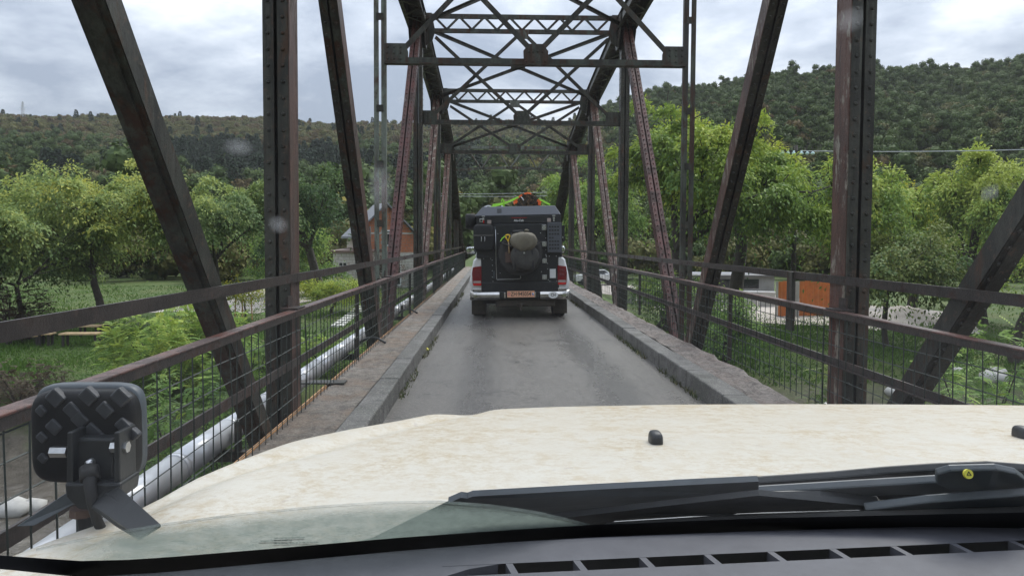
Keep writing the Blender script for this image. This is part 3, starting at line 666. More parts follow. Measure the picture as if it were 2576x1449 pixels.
# ------------------------------------------------------------------ railings
def railing(side, label):
    xr = -1.50 if side > 0 else 2.66
    root = thing('bridge_railing', (xr, 10.8, KH), label, 'railing')
    xb_ = XL + 0.006 if side > 0 else XR - 0.006
    keys = [0, 1, 2, 3, 4, 5, 6, 7]
    for a, b in zip([-1] + keys, keys):
        y0, y1 = ST[a] + 0.002, ST[b] - 0.002
        sag = 0.012 * math.sin(a * 2.1)
        mb = MB(); mb.mm(xr - 0.036, xr + 0.036, y0, y1, 0.965, 0.977)
        hr = mb.build('handrail', M['rail_red'], root, bevel=0.003, seg=1)
        mb = MB(); mb.mm(xr + 0.022 * side, xr + 0.032 * side, y0, y1, 0.925, 0.9645); mb.build('rail_leg', M['rail_dark'], hr)
        mb = MB(); mb.mm(xr - 0.006, xr + 0.006, y0, y1, 0.545, 0.605); mb.mm(xr - 0.03, xr - 0.0062, y0, y1, 0.545, 0.553); mb.build('mid_rail', M['rail_dark'], root)
        mb = MB(); xs = xb_ + 0.012 * side
        mb.mm(xs - 0.006, xs + 0.006, y0, y1, 1.175, 1.24); mb.build('upper_bar', M['rail_dark'], root)
        mb = MB(); n = int((y1 - y0) / 0.125); q = random.Random(a * 7 + side)
        sgx = xr + 0.02 * side
        for i in range(n + 1):
            y = y0 + (y1 - y0) * i / n; zt = 0.93
            mb.tube([(sgx, y + q.gauss(0, 0.006), 0.17), (sgx + q.gauss(0, 0.006), y + q.gauss(0, 0.01), 0.55), (sgx, y, zt)], 0.0036, 4, False)
        for z in (0.21, 0.33, 0.45, 0.70, 0.82, 0.92):
            mb.tube([(sgx - 0.006 * side + q.gauss(0, 0.004), y0 + (y1 - y0) * t / 6, z + q.gauss(0, 0.006)) for t in range(7)], 0.0036, 4, False)
        o = mb.build('wire_mesh', M['wire'], root)
        if b <= 7:                                              # bracket plate fixing the rail to the post
            mb = MB(); mb.box((xr - 0.03 * side, ST[b] - 0.16, 0.985), (0.13, 0.22, 0.012)); mb.box((xr - 0.054 * side, ST[b] - 0.16, 1.03), (0.012, 0.12, 0.09)); mb.build('rail_bracket', M['rail_dark'], root)
        for f_ in (0.5,):
            y = y0 + (y1 - y0) * f_
            if a >= 1: mb = MB(); mb.box((xr - 0.03 * side, y, 0.56), (0.045, 0.008, 0.80)); mb.build('baluster_post', M['rail_dark'], root)
    return root
railing(1, 'steel handrail with wire mesh panels along the left side of the bridge')
rr_ = railing(-1, 'steel handrail with wire mesh panels along the right side of the bridge')
mb = MB(); y = 6.68; mb.mm(2.70, 2.73, y - 0.06, y + 0.06, 0.70, 1.235); mb.build('support_plate', M['steel_dark'], rr_)

# wooden edge board, brackets and cable loops along the left ledge
root = thing('edge_board', (-1.55, 10, 0.08), 'pale orange timber board along the outer edge of the left ledge', 'board')
for i in range(12):
    mb = MB(); ya = -4 + i * 3.2; mb.mm(-1.555, -1.535, ya + 0.008, ya + 3.192, 0.03, 0.165); mb.build('plank', M['plank_orange'], root)
for i, y in enumerate((6.9, 9.6, 13.6)):
    mb = MB(); mb.tube([(-1.56 - 0.16 * math.sin(t), y + 0.05 * t, 0.19 + 0.07 * math.sin(t) ** 2 - 0.03 * t) if False else (-1.40 - 0.35 * t / 3, y + 0.03 * t, 0.17 + 0.07 * math.sin(math.pi * t / 3)) for t in (0, 0.5, 1, 1.5, 2, 2.5, 3)], 0.016, 8)
    if i: tag(mb.build('cable_loop', M['black_plastic'], smooth=True), ['', 'black cable loop over the left ledge near the slender post', 'small black cable loop farther along the left ledge'][i], 'cable')
    else:
        mb = MB(); mb.mm(-2.05, -1.38, y - 0.08, y + 0.08, 0.172, 0.184); tag(mb.build('pipe_bracket', M['steel_dark']), 'flat dark steel bracket lying across the left ledge', 'bracket')
# pipe
pipe = thing('utility_pipe', (-2.15, 10, -0.15), 'silver insulated pipe running along the outside of the bridge', 'pipe')
y = -6.0; i = 0
while y < 40:
    mb = MB(); mb.tube([(-2.15, y + 0.004, -0.05), (-2.15, y + 0.986, -0.05)], 0.098 + 0.0018 * (i % 2), 28, True); mb.build('pipe_section', M['pipe'], pipe, smooth=False)
    bpy.data.meshes[-1] if False else None
    mb = MB(); mb.tube([(-2.15, y - 0.03, -0.05), (-2.15, y + 0.03, -0.05)], 0.103, 28, True); mb.build('pipe_collar', M['pipe'], pipe)
    y += 1.0; i += 1
for k_ in range(-1, 8):
    mb = MB(); mb.mm(-2.35, -1.75, ST[k_] - 0.04, ST[k_] + 0.04, -0.24, -0.16); mb.mm(-2.03, -1.99, ST[k_] - 0.03, ST[k_] + 0.03, -0.16, 0.08); mb.build('pipe_support', M['steel_dark'], pipe)
for o in pipe.children:
    if o.name.startswith('pipe_'): 
        for p_ in o.data.polygons: p_.use_smooth = len(p_.vertices) == 4 and o.name.split('.')[0] != 'pipe_support'

# ------------------------------------------------------------------ vegetation
def fast_mesh(name, verts, nper, tint=None, smooth=False):
    """verts: (N*nper,3) array of separate polygons with nper corners"""
    n = len(verts) // nper; me = bpy.data.meshes.new(name)
    me.vertices.add(len(verts)); me.vertices.foreach_set('co', np.ascontiguousarray(verts, dtype=np.float32).ravel())
    me.loops.add(len(verts)); me.loops.foreach_set('vertex_index', np.arange(len(verts), dtype=np.int32))
    me.polygons.add(n); me.polygons.foreach_set('loop_start', np.arange(0, n * nper, nper, dtype=np.int32)); me.polygons.foreach_set('loop_total', np.full(n, nper, dtype=np.int32))
    me.update(calc_edges=True)
    if tint is not None:
        a = me.attributes.new('tint', 'FLOAT', 'FACE'); a.data.foreach_set('value', np.ascontiguousarray(tint, dtype=np.float32))
    return me
def unit(a): return a / np.maximum(np.linalg.norm(a, axis=1, keepdims=True), 1e-6)
def leaf_quads(rs, c, dirs, nrm, L, W):
    """diamond leaves, folded a little"""
    d = unit(dirs); s = unit(np.cross(d, nrm)); n = np.cross(s, d)
    L = L[:, None]; W = W[:, None]
    p0 = c; p1 = c + d * L * 0.45 + s * W * 0.5 + n * W * 0.15; p2 = c + d * L - n * L * 0.12; p3 = c + d * L * 0.45 - s * W * 0.5 + n * W * 0.15
    return np.stack([p0, p1, p2, p3], 1).reshape(-1, 3)
def skeleton(rnd, levels=4, nchild=(5, 4, 3, 3), upb=0.25, trunk=0.30, spread=(50, 48, 42, 40), lean=0.0, straight=0.14):
    segs, tips = [], []
    def rec(p, d, L, r, dep):
        q = p; n = 4
        for i in range(n):
            d = (d + Vector((rnd.gauss(0, straight), rnd.gauss(0, straight), rnd.gauss(0, straight) + upb * 0.12))).normalized()
            q2 = q + d * (L / n); r2 = r * 0.90; segs.append((q, q2, r, r2, dep)); q, r = q2, r2
            if dep >= levels - 2: tips.append((q.copy(), d.copy()))
            if 1 <= dep < levels - 1 and i in (1, 2) and rnd.random() < 0.75: child(q, d, L * 0.62, r * 0.55, dep + 1)
        if dep < levels - 1:
            for c in range(nchild[dep]): child(q, d, L * rnd.uniform(0.6, 0.85), r * 0.62, dep + 1)
    def child(q, d, L, r, dep):
        a = R(spread[dep - 1] * rnd.uniform(0.5, 1.25)); ax = d.cross(Vector((rnd.gauss(0, 1), rnd.gauss(0, 1), rnd.gauss(0, 1))))
        if ax.length < 1e-3: ax = Vector((1, 0, 0))
        rec(q, (Matrix.Rotation(a, 3, ax.normalized()) @ d + Vector((0, 0, upb * 0.3))).normalized(), L, r, dep)
    rec(Vector((0, 0, 0)), Vector((lean, 0, 1)).normalized(), trunk, 0.045, 0)
    return segs, tips
def make_tree(seed, H, RX_, RY_, n_leaf, ls, lw, clump, leafm, crown_lo=0.2, droop=0.35, tint0=0.5, trunk=0.30, lean=0.0, thick=1.0, levels=4, nchild=(5, 4, 3, 3), upb=0.25, toplight=0.25, flat=0.32, pads=130, dens=2.2, lsc=0.58):
    n_leaf = int(n_leaf * dens); ls *= lsc; lw *= lsc * 1.1; clump *= 0.95
    rnd = random.Random(seed); rs = np.random.RandomState(seed)
    segs, tips = skeleton(rnd, levels, nchild, upb, trunk, lean=lean)
    T_ = np.array([t[0] for t in tips]); zmax = np.percentile(T_[:, 2], 99.5); c0 = T_[:, :2].mean(0)
    ex = np.percentile(np.abs(T_[:, 0] - c0[0]), 97); ey = np.percentile(np.abs(T_[:, 1] - c0[1]), 97)
    sc = np.array([RX_ / ex, RY_ / ey, H / zmax])
    def tr(v): return Vector((v.x * sc[0], v.y * sc[1], v.z * sc[2]))
    wood = MB(); rad = H * thick
    for a, b, r0, r1, dep in segs:
        if dep <= 2 or rnd.random() < 0.35: wood.tube([tr(a), tr(b)], [max(0.012, r0 * rad), max(0.010, r1 * rad)], 7 if dep < 2 else 4, False)
    P = T_ * sc; Dr = np.array([t[1] for t in tips]) * sc; keep = P[:, 2] > H * crown_lo; P = P[keep]; Dr = Dr[keep]
    if len(P) > pads: ii = rs.choice(len(P), pads, False); P, Dr = P[ii], Dr[ii]
    tip_t = rs.normal(0, 0.13, len(P)); k_ = rs.randint(0, len(P), n_leaf)
    psz = rs.uniform(0.6, 1.35, len(P)); off = rs.normal(0, 1, (n_leaf, 3)) * clump * np.array([1, 1, flat]) * psz[k_][:, None]; off[:, 2] -= 0.35 * (off[:, 0] ** 2 + off[:, 1] ** 2) / max(clump, 0.1); c = P[k_] + off
    ctr = np.array([P[:, 0].mean(), P[:, 1].mean(), P[:, 2].mean()])
    out = unit(c - ctr); d = unit(out * 0.6 + unit(off) * 0.6 + rs.normal(0, 0.6, (n_leaf, 3))); d[:, 2] -= droop
    nr = unit(rs.normal(0, 0.36, (n_leaf, 3)) + np.array([0, 0, 1.0]) + out * 0.35)
    L = ls * rs.uniform(0.6, 1.35, n_leaf); W = lw * rs.uniform(0.6, 1.3, n_leaf)
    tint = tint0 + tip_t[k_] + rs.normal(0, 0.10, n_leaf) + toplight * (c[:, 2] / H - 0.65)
    return wood, fast_mesh('crown', leaf_quads(rs, c, d, nr, L, W), 4, np.clip(tint, 0.02, 0.98))
def place_tree(name, loc, label, cat, data, leafm, group=None, rz=0.0, sc=1.0):
    wood, me = data; t = thing(name, loc, label, cat, group, local=True, rot=(0, 0, rz))
    if sc != 1.0: t.scale = (sc,) * 3
    w_ = wood.build('trunk', M['bark'], t, smooth=True); link('crown', me, M[leafm], t); return t
def zb_(x, y): return ground_z(x, y) - 0.05
# --- left bank
def tpos(px, Y): q = at(px, 700, Y=Y); return (q.x, Y, zb_(q.x, Y))
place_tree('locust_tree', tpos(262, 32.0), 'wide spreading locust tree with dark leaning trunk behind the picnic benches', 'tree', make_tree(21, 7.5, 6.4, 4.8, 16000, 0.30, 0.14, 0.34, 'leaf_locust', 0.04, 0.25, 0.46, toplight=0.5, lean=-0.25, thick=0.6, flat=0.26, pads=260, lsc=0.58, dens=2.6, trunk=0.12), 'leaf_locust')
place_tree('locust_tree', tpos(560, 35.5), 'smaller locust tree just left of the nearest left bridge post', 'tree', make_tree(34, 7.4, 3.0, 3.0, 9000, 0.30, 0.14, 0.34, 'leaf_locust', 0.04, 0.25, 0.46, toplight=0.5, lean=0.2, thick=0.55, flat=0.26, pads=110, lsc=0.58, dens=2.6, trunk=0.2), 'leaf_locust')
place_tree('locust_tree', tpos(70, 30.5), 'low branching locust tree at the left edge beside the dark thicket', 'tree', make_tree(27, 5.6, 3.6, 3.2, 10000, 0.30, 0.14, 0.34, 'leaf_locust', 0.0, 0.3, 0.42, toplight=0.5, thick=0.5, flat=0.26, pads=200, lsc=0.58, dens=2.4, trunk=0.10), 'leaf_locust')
place_tree('broadleaf_tree', tpos(810, 50), 'dark dense tree between the nearest left post and the brick house', 'tree', make_tree(5, 8.6, 2.5, 2.5, 8000, 0.30, 0.2, 0.5, 'leaf_dark', 0.12, 0.2, 0.45), 'leaf_dark')
place_tree('broadleaf_tree', tpos(745, 56), 'pale green tree partly behind the nearest left bridge post', 'tree', make_tree(6, 6.0, 2.6, 2.5, 6000, 0.30, 0.2, 0.5, 'leaf_mid', 0.1, 0.2, 0.55), 'leaf_mid')
place_tree('bare_shrub', tpos(905, 58), 'greyish twiggy shrub in front of the low stone annex', 'shrub', make_tree(8, 3.4, 1.6, 1.4, 2200, 0.16, 0.1, 0.35, 'leaf_brown', 0.1, 0.1, 0.5), 'leaf_brown')
place_tree('bright_shrub', tpos(835, 41), 'low bright green shrub on the lawn left of the bridge', 'shrub', make_tree(9, 2.1, 1.75, 1.5, 7000, 0.16, 0.07, 0.26, 'leaf_bright', 0.05, 0.2, 0.5, trunk=0.08), 'leaf_bright')
place_tree('hedge_shrub', tpos(790, 54), 'dark undergrowth shrub at the foot of the dark dense tree', 'shrub', make_tree(12, 2.6, 3.2, 1.6, 6000, 0.22, 0.14, 0.34, 'leaf_mid', 0.05, 0.2, 0.35, trunk=0.08), 'leaf_mid')
sap = place_tree('sapling', tpos(612, 38), 'yellowish young tree tied to stakes on the left lawn', 'tree', make_tree(14, 2.4, 1.2, 1.0, 900, 0.18, 0.1, 0.2, 'leaf_yellow', 0.5, 0.2, 0.5, thick=0.5), 'leaf_yellow')
for dx, dy in ((-0.38, -0.2), (0.05, -0.35), (0.40, 0.1)):
    mb = MB(); mb.tube([(dx, dy, -0.1), (dx * 0.9, dy * 0.9, 1.25)], 0.035, 6); mb.build('stake', M['plank_orange'], sap)
# --- right bank
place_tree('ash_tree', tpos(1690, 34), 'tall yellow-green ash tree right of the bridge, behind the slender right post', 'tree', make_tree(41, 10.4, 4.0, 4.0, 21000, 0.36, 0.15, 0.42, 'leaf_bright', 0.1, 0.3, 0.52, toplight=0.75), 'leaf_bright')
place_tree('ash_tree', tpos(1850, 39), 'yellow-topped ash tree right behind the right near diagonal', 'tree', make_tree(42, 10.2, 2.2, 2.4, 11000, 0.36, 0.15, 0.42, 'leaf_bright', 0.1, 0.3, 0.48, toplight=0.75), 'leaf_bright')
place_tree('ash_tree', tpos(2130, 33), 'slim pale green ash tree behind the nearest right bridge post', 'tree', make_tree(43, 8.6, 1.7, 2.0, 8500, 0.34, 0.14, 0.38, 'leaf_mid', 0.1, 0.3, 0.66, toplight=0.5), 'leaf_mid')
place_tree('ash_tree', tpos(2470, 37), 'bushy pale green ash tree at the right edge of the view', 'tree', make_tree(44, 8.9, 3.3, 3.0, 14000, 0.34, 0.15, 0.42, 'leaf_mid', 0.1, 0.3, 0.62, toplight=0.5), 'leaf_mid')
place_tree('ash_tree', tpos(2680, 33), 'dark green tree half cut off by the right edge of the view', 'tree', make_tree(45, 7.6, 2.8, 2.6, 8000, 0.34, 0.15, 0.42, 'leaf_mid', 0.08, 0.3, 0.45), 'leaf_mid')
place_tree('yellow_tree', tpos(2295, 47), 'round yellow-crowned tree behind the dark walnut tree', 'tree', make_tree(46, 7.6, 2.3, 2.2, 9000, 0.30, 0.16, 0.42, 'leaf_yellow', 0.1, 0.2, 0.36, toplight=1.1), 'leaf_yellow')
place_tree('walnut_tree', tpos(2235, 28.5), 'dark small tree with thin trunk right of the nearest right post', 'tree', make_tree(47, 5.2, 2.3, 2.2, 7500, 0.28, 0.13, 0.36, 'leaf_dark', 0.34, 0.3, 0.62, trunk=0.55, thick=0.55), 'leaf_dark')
place_tree('ash_tree', tpos(1500, 45), 'green tree beside the far right bridge posts behind the truck', 'tree', make_tree(48, 9.0, 2.8, 2.6, 10000, 0.34, 0.15, 0.42, 'leaf_mid', 0.06, 0.3, 0.5, toplight=0.4), 'leaf_mid')
place_tree('riverside_shrub', tpos(1640, 29), 'leafy shrub growing below the right railing near the truck', 'shrub', make_tree(49, 3.0, 1.9, 1.6, 4200, 0.22, 0.10, 0.28, 'leaf_mid', 0.05, 0.25, 0.45, trunk=0.1), 'leaf_mid')
place_tree('riverside_shrub', tpos(1830, 25), 'small leafy shrub at the foot of the right near diagonal', 'shrub', make_tree(50, 2.7, 1.0, 1.0, 2200, 0.2, 0.09, 0.24, 'leaf_mid', 0.1, 0.25, 0.45, trunk=0.1), 'leaf_mid')
place_tree('riverside_shrub', tpos(2560, 25), 'yellowish green shrub behind the rightmost diagonal', 'shrub', make_tree(51, 4.6, 2.0, 1.8, 6000, 0.2, 0.09, 0.3, 'leaf_bright', 0.05, 0.25, 0.35, trunk=0.1), 'leaf_bright')
# --- shrubs with feathery leaves on the near banks
def feather_shrub(seed, H, rx, ry, nfr, L, leafm, tint0, flp=7):
    rs = np.random.RandomState(seed); rnd = random.Random(seed); wood = MB(); vs = []; tn = []
    for i in range(nfr):
        # frond base spread through an uneven dome
        a = rs.uniform(0, 6.283); rr = math.sqrt(rs.uniform(0.02, 1)); hgt = H * (0.15 + 0.85 * rs.uniform(0, 1) ** 0.7) * (1 - 0.35 * rr * rr) * (0.85 + 0.3 * math.sin(3 * a + seed))
        b = np.array([rx * rr * math.cos(a), ry * rr * math.sin(a), hgt])
        d = np.array([math.cos(a) * 0.8, math.sin(a) * 0.8, 0.25]) + rs.normal(0, 0.55, 3); d /= np.linalg.norm(d)
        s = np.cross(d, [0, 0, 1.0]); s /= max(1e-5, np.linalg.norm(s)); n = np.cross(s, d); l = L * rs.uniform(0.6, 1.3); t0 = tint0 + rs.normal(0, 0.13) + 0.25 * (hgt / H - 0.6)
        for j in range(flp):
            u = (j + 0.6) / flp; c = b + d * l * u + np.array([0, 0, -0.45 * l * u * u]); w = l * 0.30 * math.sin(math.pi * (0.15 + 0.8 * u)); h = l * 0.085
            for sg in (-1, 1):
                o = s * sg * w + d * w * 0.45 - n * w * 0.25; f = d * h
                vs += [c, c + o * 0.5 + f, c + o, c + o * 0.5 - f * 0.6]; tn.append(t0 + rs.normal(0, 0.05))
    for i in range(7):
        a = rnd.uniform(0, 6.28); q = Vector((rx * 0.6 * math.cos(a), ry * 0.6 * math.sin(a), H * rnd.uniform(0.5, 0.85)))
        wood.tube([(0, 0, 0), q * 0.5 + Vector((0, 0, H * 0.1)), q], [0.035, 0.022, 0.01], 5, False)
    return wood, fast_mesh('crown', np.array(vs), 4, np.clip(np.array(tn), 0.02, 0.98))
def near_shrub(px, py_top, Y, wpx, seed, leafm, tint0, label, n=900, L=0.34, H=None):
    top = at(px, py_top, Y=Y); z0 = zb_(top.x, Y); h = (top.z - z0); rx = wpx / 2 * Y / PF
    place_tree('feathery_shrub', (top.x, Y, z0), label, 'shrub', feather_shrub(seed, h, rx, rx * 0.9, n, L, leafm, tint0), leafm)
near_shrub(400, 788, 21, 260, 61, 'leaf_mid', 0.75, 'feathery light green shrub right of the picnic benches', 1300, 0.42)
near_shrub(500, 770, 22.5, 250, 62, 'leaf_mid', 0.50, 'feathery green shrub under the crossing of upper bar and near left diagonal', 1100, 0.42)
near_shrub(620, 800, 19.5, 210, 63, 'leaf_mid', 0.50, 'feathery green shrub at the foot of the nearest left post', 1000, 0.40)
near_shrub(450, 925, 16.0, 300, 64, 'leaf_mid', 0.42, 'darker feathery shrub seen through the left railing mesh', 1300, 0.36)
near_shrub(600, 985, 13.5, 240, 65, 'leaf_dark', 0.60, 'dark feathery shrub close behind the silver pipe', 1000, 0.34)
near_shrub(400, 1060, 12.5, 260, 67, 'leaf_dark', 0.55, 'low dark feathery shrub beneath the silver pipe', 1000, 0.32)
near_shrub(820, 850, 23, 170, 66, 'leaf_mid', 0.45, 'feathery shrub below the pipe left of the second post', 600, 0.36)
near_shrub(45, 915, 20.0, 230, 68, 'leaf_brown', 0.45, 'brownish bare bush on the river bank at the left edge', 800, 0.28)
near_shrub(20, 705, 30.0, 180, 69, 'leaf_brown', 0.35, 'dark thicket under the wide locust tree at the left edge', 800, 0.4)
near_shrub(2470, 835, 18, 330, 71, 'leaf_mid', 0.52, 'feathery green shrub below the right railing at the right edge', 1400, 0.36)
near_shrub(2350, 945, 15, 200, 72, 'leaf_mid', 0.42, 'dark green shrub behind the lower end of the right diagonal', 900, 0.34)
near_shrub(2085, 935, 21, 130, 73, 'leaf_dark', 0.55, 'dark low shrub behind the foot of the nearest right post', 600, 0.3)
near_shrub(2560, 940, 12, 300, 75, 'leaf_mid', 0.4, 'dark shrub in the lower right corner behind the railing', 900, 0.3)
# --- lawn blades
def lawn(name, rects, n, seed, label):
    rs = np.random.RandomState(seed); P = []
    while len(P) < n:
        x0, x1, y0, y1 = rects[rs.randint(len(rects))]; x, y = rs.uniform(x0, x1), rs.uniform(y0, y1); z = ground_z(x, y)
        if -3.3 < z < -0.5: P.append((x, y, z - 0.02))
    c = np.array(P); n = len(c); a = rs.uniform(0, 6.283, n); w = rs.uniform(0.02, 0.05, n); h = rs.uniform(0.06, 0.16, n) * (1 + 0.5 * np.sin(c[:, 0] * 0.9) * np.cos(c[:, 1] * 0.7))
    s = np.stack([np.cos(a) * w, np.sin(a) * w, 0 * a], 1); t = c + np.stack([rs.normal(0, 0.05, n), rs.normal(0, 0.05, n), h], 1)
    me = fast_mesh(name, np.stack([c - s, c + s, t], 1).reshape(-1, 3), 3, np.clip(0.5 + rs.normal(0, 0.15, n) + 0.12 * np.sin(c[:, 0] * 0.5 + c[:, 1] * 0.3), 0, 1))
    return tag(link(name, me, M['leaf_grass']), label, 'grass', kind='stuff')
M['leaf_grass'] = leafmat('leaf_grass', [(0.035, 0.075, 0.015), (0.07, 0.14, 0.022), (0.12, 0.20, 0.035)], 0.25)
lawn('grass', [(-26, -3, 21, 44), (-22, -10, 21, 34), (-40, -4, 40, 66)], 60000, 3, 'short green lawn left of the bridge')
lawn('grass', [(4, 26, 23, 42), (8, 22, 24, 36)], 30000, 4, 'short green lawn right of the bridge')
# --- hillside forest as one mass of trees
def blob_tree(name, seed, leafm, n=1000, H=9.0, r=3.6, size=0.72, conifer=False):
    rs = np.random.RandomState(seed)
    if conifer:
        t = rs.uniform(0, 1, n) ** 0.75; rad = (1 - t) * r * (0.75 + 0.35 * ((t * 9) % 1.0)); a = rs.uniform(0, 6.283, n)
        c = np.stack([rad * np.cos(a), rad * np.sin(a), 0.8 + t * H], 1); d = np.stack([np.cos(a), np.sin(a), -0.35 + 0 * a], 1); nr = unit(rs.normal(0, 0.4, (n, 3)) + np.array([0, 0, 1.0]))
        tint = 0.5 + rs.normal(0, 0.08, n); L = size * rs.uniform(0.6, 1.3, n); W = L * 0.55
    else:
        nb = 9; bc = rs.normal(0, 1, (nb, 3)) * np.array([r * 0.45, r * 0.45, H * 0.17]) + np.array([0, 0, H * 0.58]); br = rs.uniform(0.38, 0.62, nb) * r
        k_ = rs.randint(0, nb, n); v = unit(rs.normal(0, 1, (n, 3))); v[:, 2] = np.abs(v[:, 2]) * 1.15 - 0.30
        c = bc[k_] + v * br[k_][:, None] * rs.uniform(0.7, 1.15, n)[:, None]; d = unit(v * 0.4 + rs.normal(0, 0.7, (n, 3))); d[:, 2] -= 0.2
        nr = unit(v + rs.normal(0, 0.42, (n, 3)) + np.array([0, 0, 0.3])); d = unit(np.cross(nr, rs.normal(0, 1, (n, 3)))); tint = 0.5 + rs.normal(0, 0.12, nb)[k_] + rs.normal(0, 0.05, n); L = size * rs.uniform(0.6, 1.35, n); W = L * 0.75
    q = leaf_quads(rs, c, d, nr, L, W)
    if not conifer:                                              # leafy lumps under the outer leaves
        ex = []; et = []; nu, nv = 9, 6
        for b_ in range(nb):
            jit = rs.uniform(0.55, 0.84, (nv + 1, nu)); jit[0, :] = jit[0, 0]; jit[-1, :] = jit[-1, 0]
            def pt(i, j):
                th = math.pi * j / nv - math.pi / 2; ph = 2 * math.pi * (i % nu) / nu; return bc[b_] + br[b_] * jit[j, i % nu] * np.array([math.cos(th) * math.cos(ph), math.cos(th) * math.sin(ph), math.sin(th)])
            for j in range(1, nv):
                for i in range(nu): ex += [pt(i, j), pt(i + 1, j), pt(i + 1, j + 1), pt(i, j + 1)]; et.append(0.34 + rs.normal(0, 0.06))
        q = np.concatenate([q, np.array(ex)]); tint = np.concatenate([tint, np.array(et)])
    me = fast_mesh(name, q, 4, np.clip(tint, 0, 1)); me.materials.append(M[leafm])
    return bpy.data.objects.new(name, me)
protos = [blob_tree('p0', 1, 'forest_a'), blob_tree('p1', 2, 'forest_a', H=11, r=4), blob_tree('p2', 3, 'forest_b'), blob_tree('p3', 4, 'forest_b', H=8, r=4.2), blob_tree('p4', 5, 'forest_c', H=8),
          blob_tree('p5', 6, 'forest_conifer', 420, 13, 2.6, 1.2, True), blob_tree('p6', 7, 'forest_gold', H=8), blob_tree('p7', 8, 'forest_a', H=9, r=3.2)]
pcol = bpy.data.collections.new('forest_kinds')
for o in protos: pcol.objects.link(o)
def scatter(name, pts, label):
    me = bpy.data.meshes.new(name); n = len(pts); me.from_pydata([p[:3] for p in pts], [], [])
    for nm, ty, idx in (('kind_index', 'INT', 3), ('tree_scale', 'FLOAT', 4), ('tree_turn', 'FLOAT', 5)):
        a = me.attributes.new(nm, ty, 'POINT'); a.data.foreach_set('value', [p[idx] for p in pts])
    o = link(name, me, None)
    ng = bpy.data.node_groups.new(name, 'GeometryNodeTree'); ng.interface.new_socket('Geometry', in_out='INPUT', socket_type='NodeSocketGeometry'); ng.interface.new_socket('Geometry', in_out='OUTPUT', socket_type='NodeSocketGeometry')
    N = ng.nodes; gi = N.new('NodeGroupInput'); go = N.new('NodeGroupOutput'); ip = N.new('GeometryNodeInstanceOnPoints'); ci = N.new('GeometryNodeCollectionInfo')
    ci.inputs[0].default_value = pcol; ci.inputs['Separate Children'].default_value = True; ci.inputs['Reset Children'].default_value = True
    def na(nm, ty):
        x = N.new('GeometryNodeInputNamedAttribute'); x.data_type = ty; x.inputs[0].default_value = nm; return x.outputs[0]
    cb = N.new('ShaderNodeCombineXYZ'); ng.links.new(na('tree_turn', 'FLOAT'), cb.inputs[2])
    ng.links.new(gi.outputs[0], ip.inputs['Points']); ng.links.new(ci.outputs[0], ip.inputs['Instance']); ip.inputs['Pick Instance'].default_value = True
    ng.links.new(na('kind_index', 'INT'), ip.inputs['Instance Index']); ng.links.new(cb.outputs[0], ip.inputs['Rotation']); ng.links.new(na('tree_scale', 'FLOAT'), ip.inputs['Scale'])
    ng.links.new(ip.outputs[0], go.inputs[0]); md = o.modifiers.new('scatter', 'NODES'); md.node_group = ng
    return tag(o, label, 'forest', kind='stuff')
rng = random.Random(77); pl_, pr_ = [], []
def fnoise(x, y): return math.sin(x * 0.013 + 2) * math.cos(y * 0.011) + 0.6 * math.sin(x * 0.031 - y * 0.019 + 1)
tries = 0
while len(pl_) + len(pr_) < 12500 and tries < 90000:
    tries += 1
    Y = math.sqrt(rng.uniform(100 ** 2, 830 ** 2)); u = rng.uniform(-0.82, 0.84); x = u * Y
    rd, rb = interp(u, RDIST), interp(u, RBASE)
    if Y > rd + 14: continue
    if Y < rb - 5 and rng.random() < 0.25: continue
    if Y < 300 and rng.random() < 0.15: continue
    if u < -0.60 and 150 < Y < 235 and rng.random() < 0.85: continue          # pale meadow at the left
    z = ground_z(x, Y); el = (z + 4 - CAM_H) / Y; w = rng.random(); f = fnoise(x, Y)
    if u < 0.14:
        band = 0.075 + 0.012 * math.sin(u * 23)
        if -0.6 < u < -0.02 and band < el < band + 0.034 + 0.02 * math.sin(u * 17 + 1): kd = 5 if w < 0.9 else 0
        elif el > 0.12: kd = 4 if w < 0.20 else (2 if w < 0.62 else (5 if w > 0.97 else 3))
        else: kd = 4 if w < 0.12 + 0.1 * f else (6 if w < 0.18 + 0.08 * f else (2 if w < 0.5 else (0 if w < 0.8 else 1)))
        s = rng.uniform(0.7, 1.5) * (1.05 if kd != 5 else 0.95)
        pl_.append((x, Y, z - 1.0, kd, s, rng.uniform(0, 6.28)))
    else:
        kd = 2 if w < 0.13 + 0.06 * f else (4 if w < 0.17 else (0 if w < 0.55 else (1 if w < 0.8 else 7)))
        pr_.append((x, Y, z - 1.0, kd, rng.uniform(0.62, 1.15), rng.uniform(0, 6.28)))
for i in range(30):                                              # conifers on the skyline
    u = rng.choice([-0.66, -0.63, -0.6, -0.02, 0.01, 0.03, 0.06, 0.66, 0.7, 0.74, 0.62]) + rng.uniform(-0.02, 0.02); Y = interp(u, RDIST); x = u * Y
    (pl_ if u < 0.14 else pr_).append((x, Y, ground_z(x, Y) - 1, 5, rng.uniform(0.65, 0.95) * (0.62 if u > 0.14 else 1.0), 0))
scatter('forest_left', pl_, 'mixed autumn forest covering the long hillside on the left')
scatter('forest_right', pr_, 'dense green forest covering the steep hill on the right')
# valley woods behind the house and along the road
vw = []
for i in range(420):
    Y = rng.uniform(68, 165); u = rng.uniform(-0.75, 0.8); x = u * Y
    if abs(x - 1) < 7 and Y < 130: continue
    if -24 < x < -2 and Y < 80: continue
    if 3 < x < 30 and Y < 74: continue
    w = rng.random(); vw.append((x, Y, ground_z(x, Y) - 0.6, 6 if w < 0.05 else (2 if w < 0.5 else (0 if w < 0.8 else 3)), rng.uniform(0.45, 0.85), rng.uniform(0, 6.28)))
scatter('valley_woods', vw, 'low green woods on the valley floor behind the house and yards')

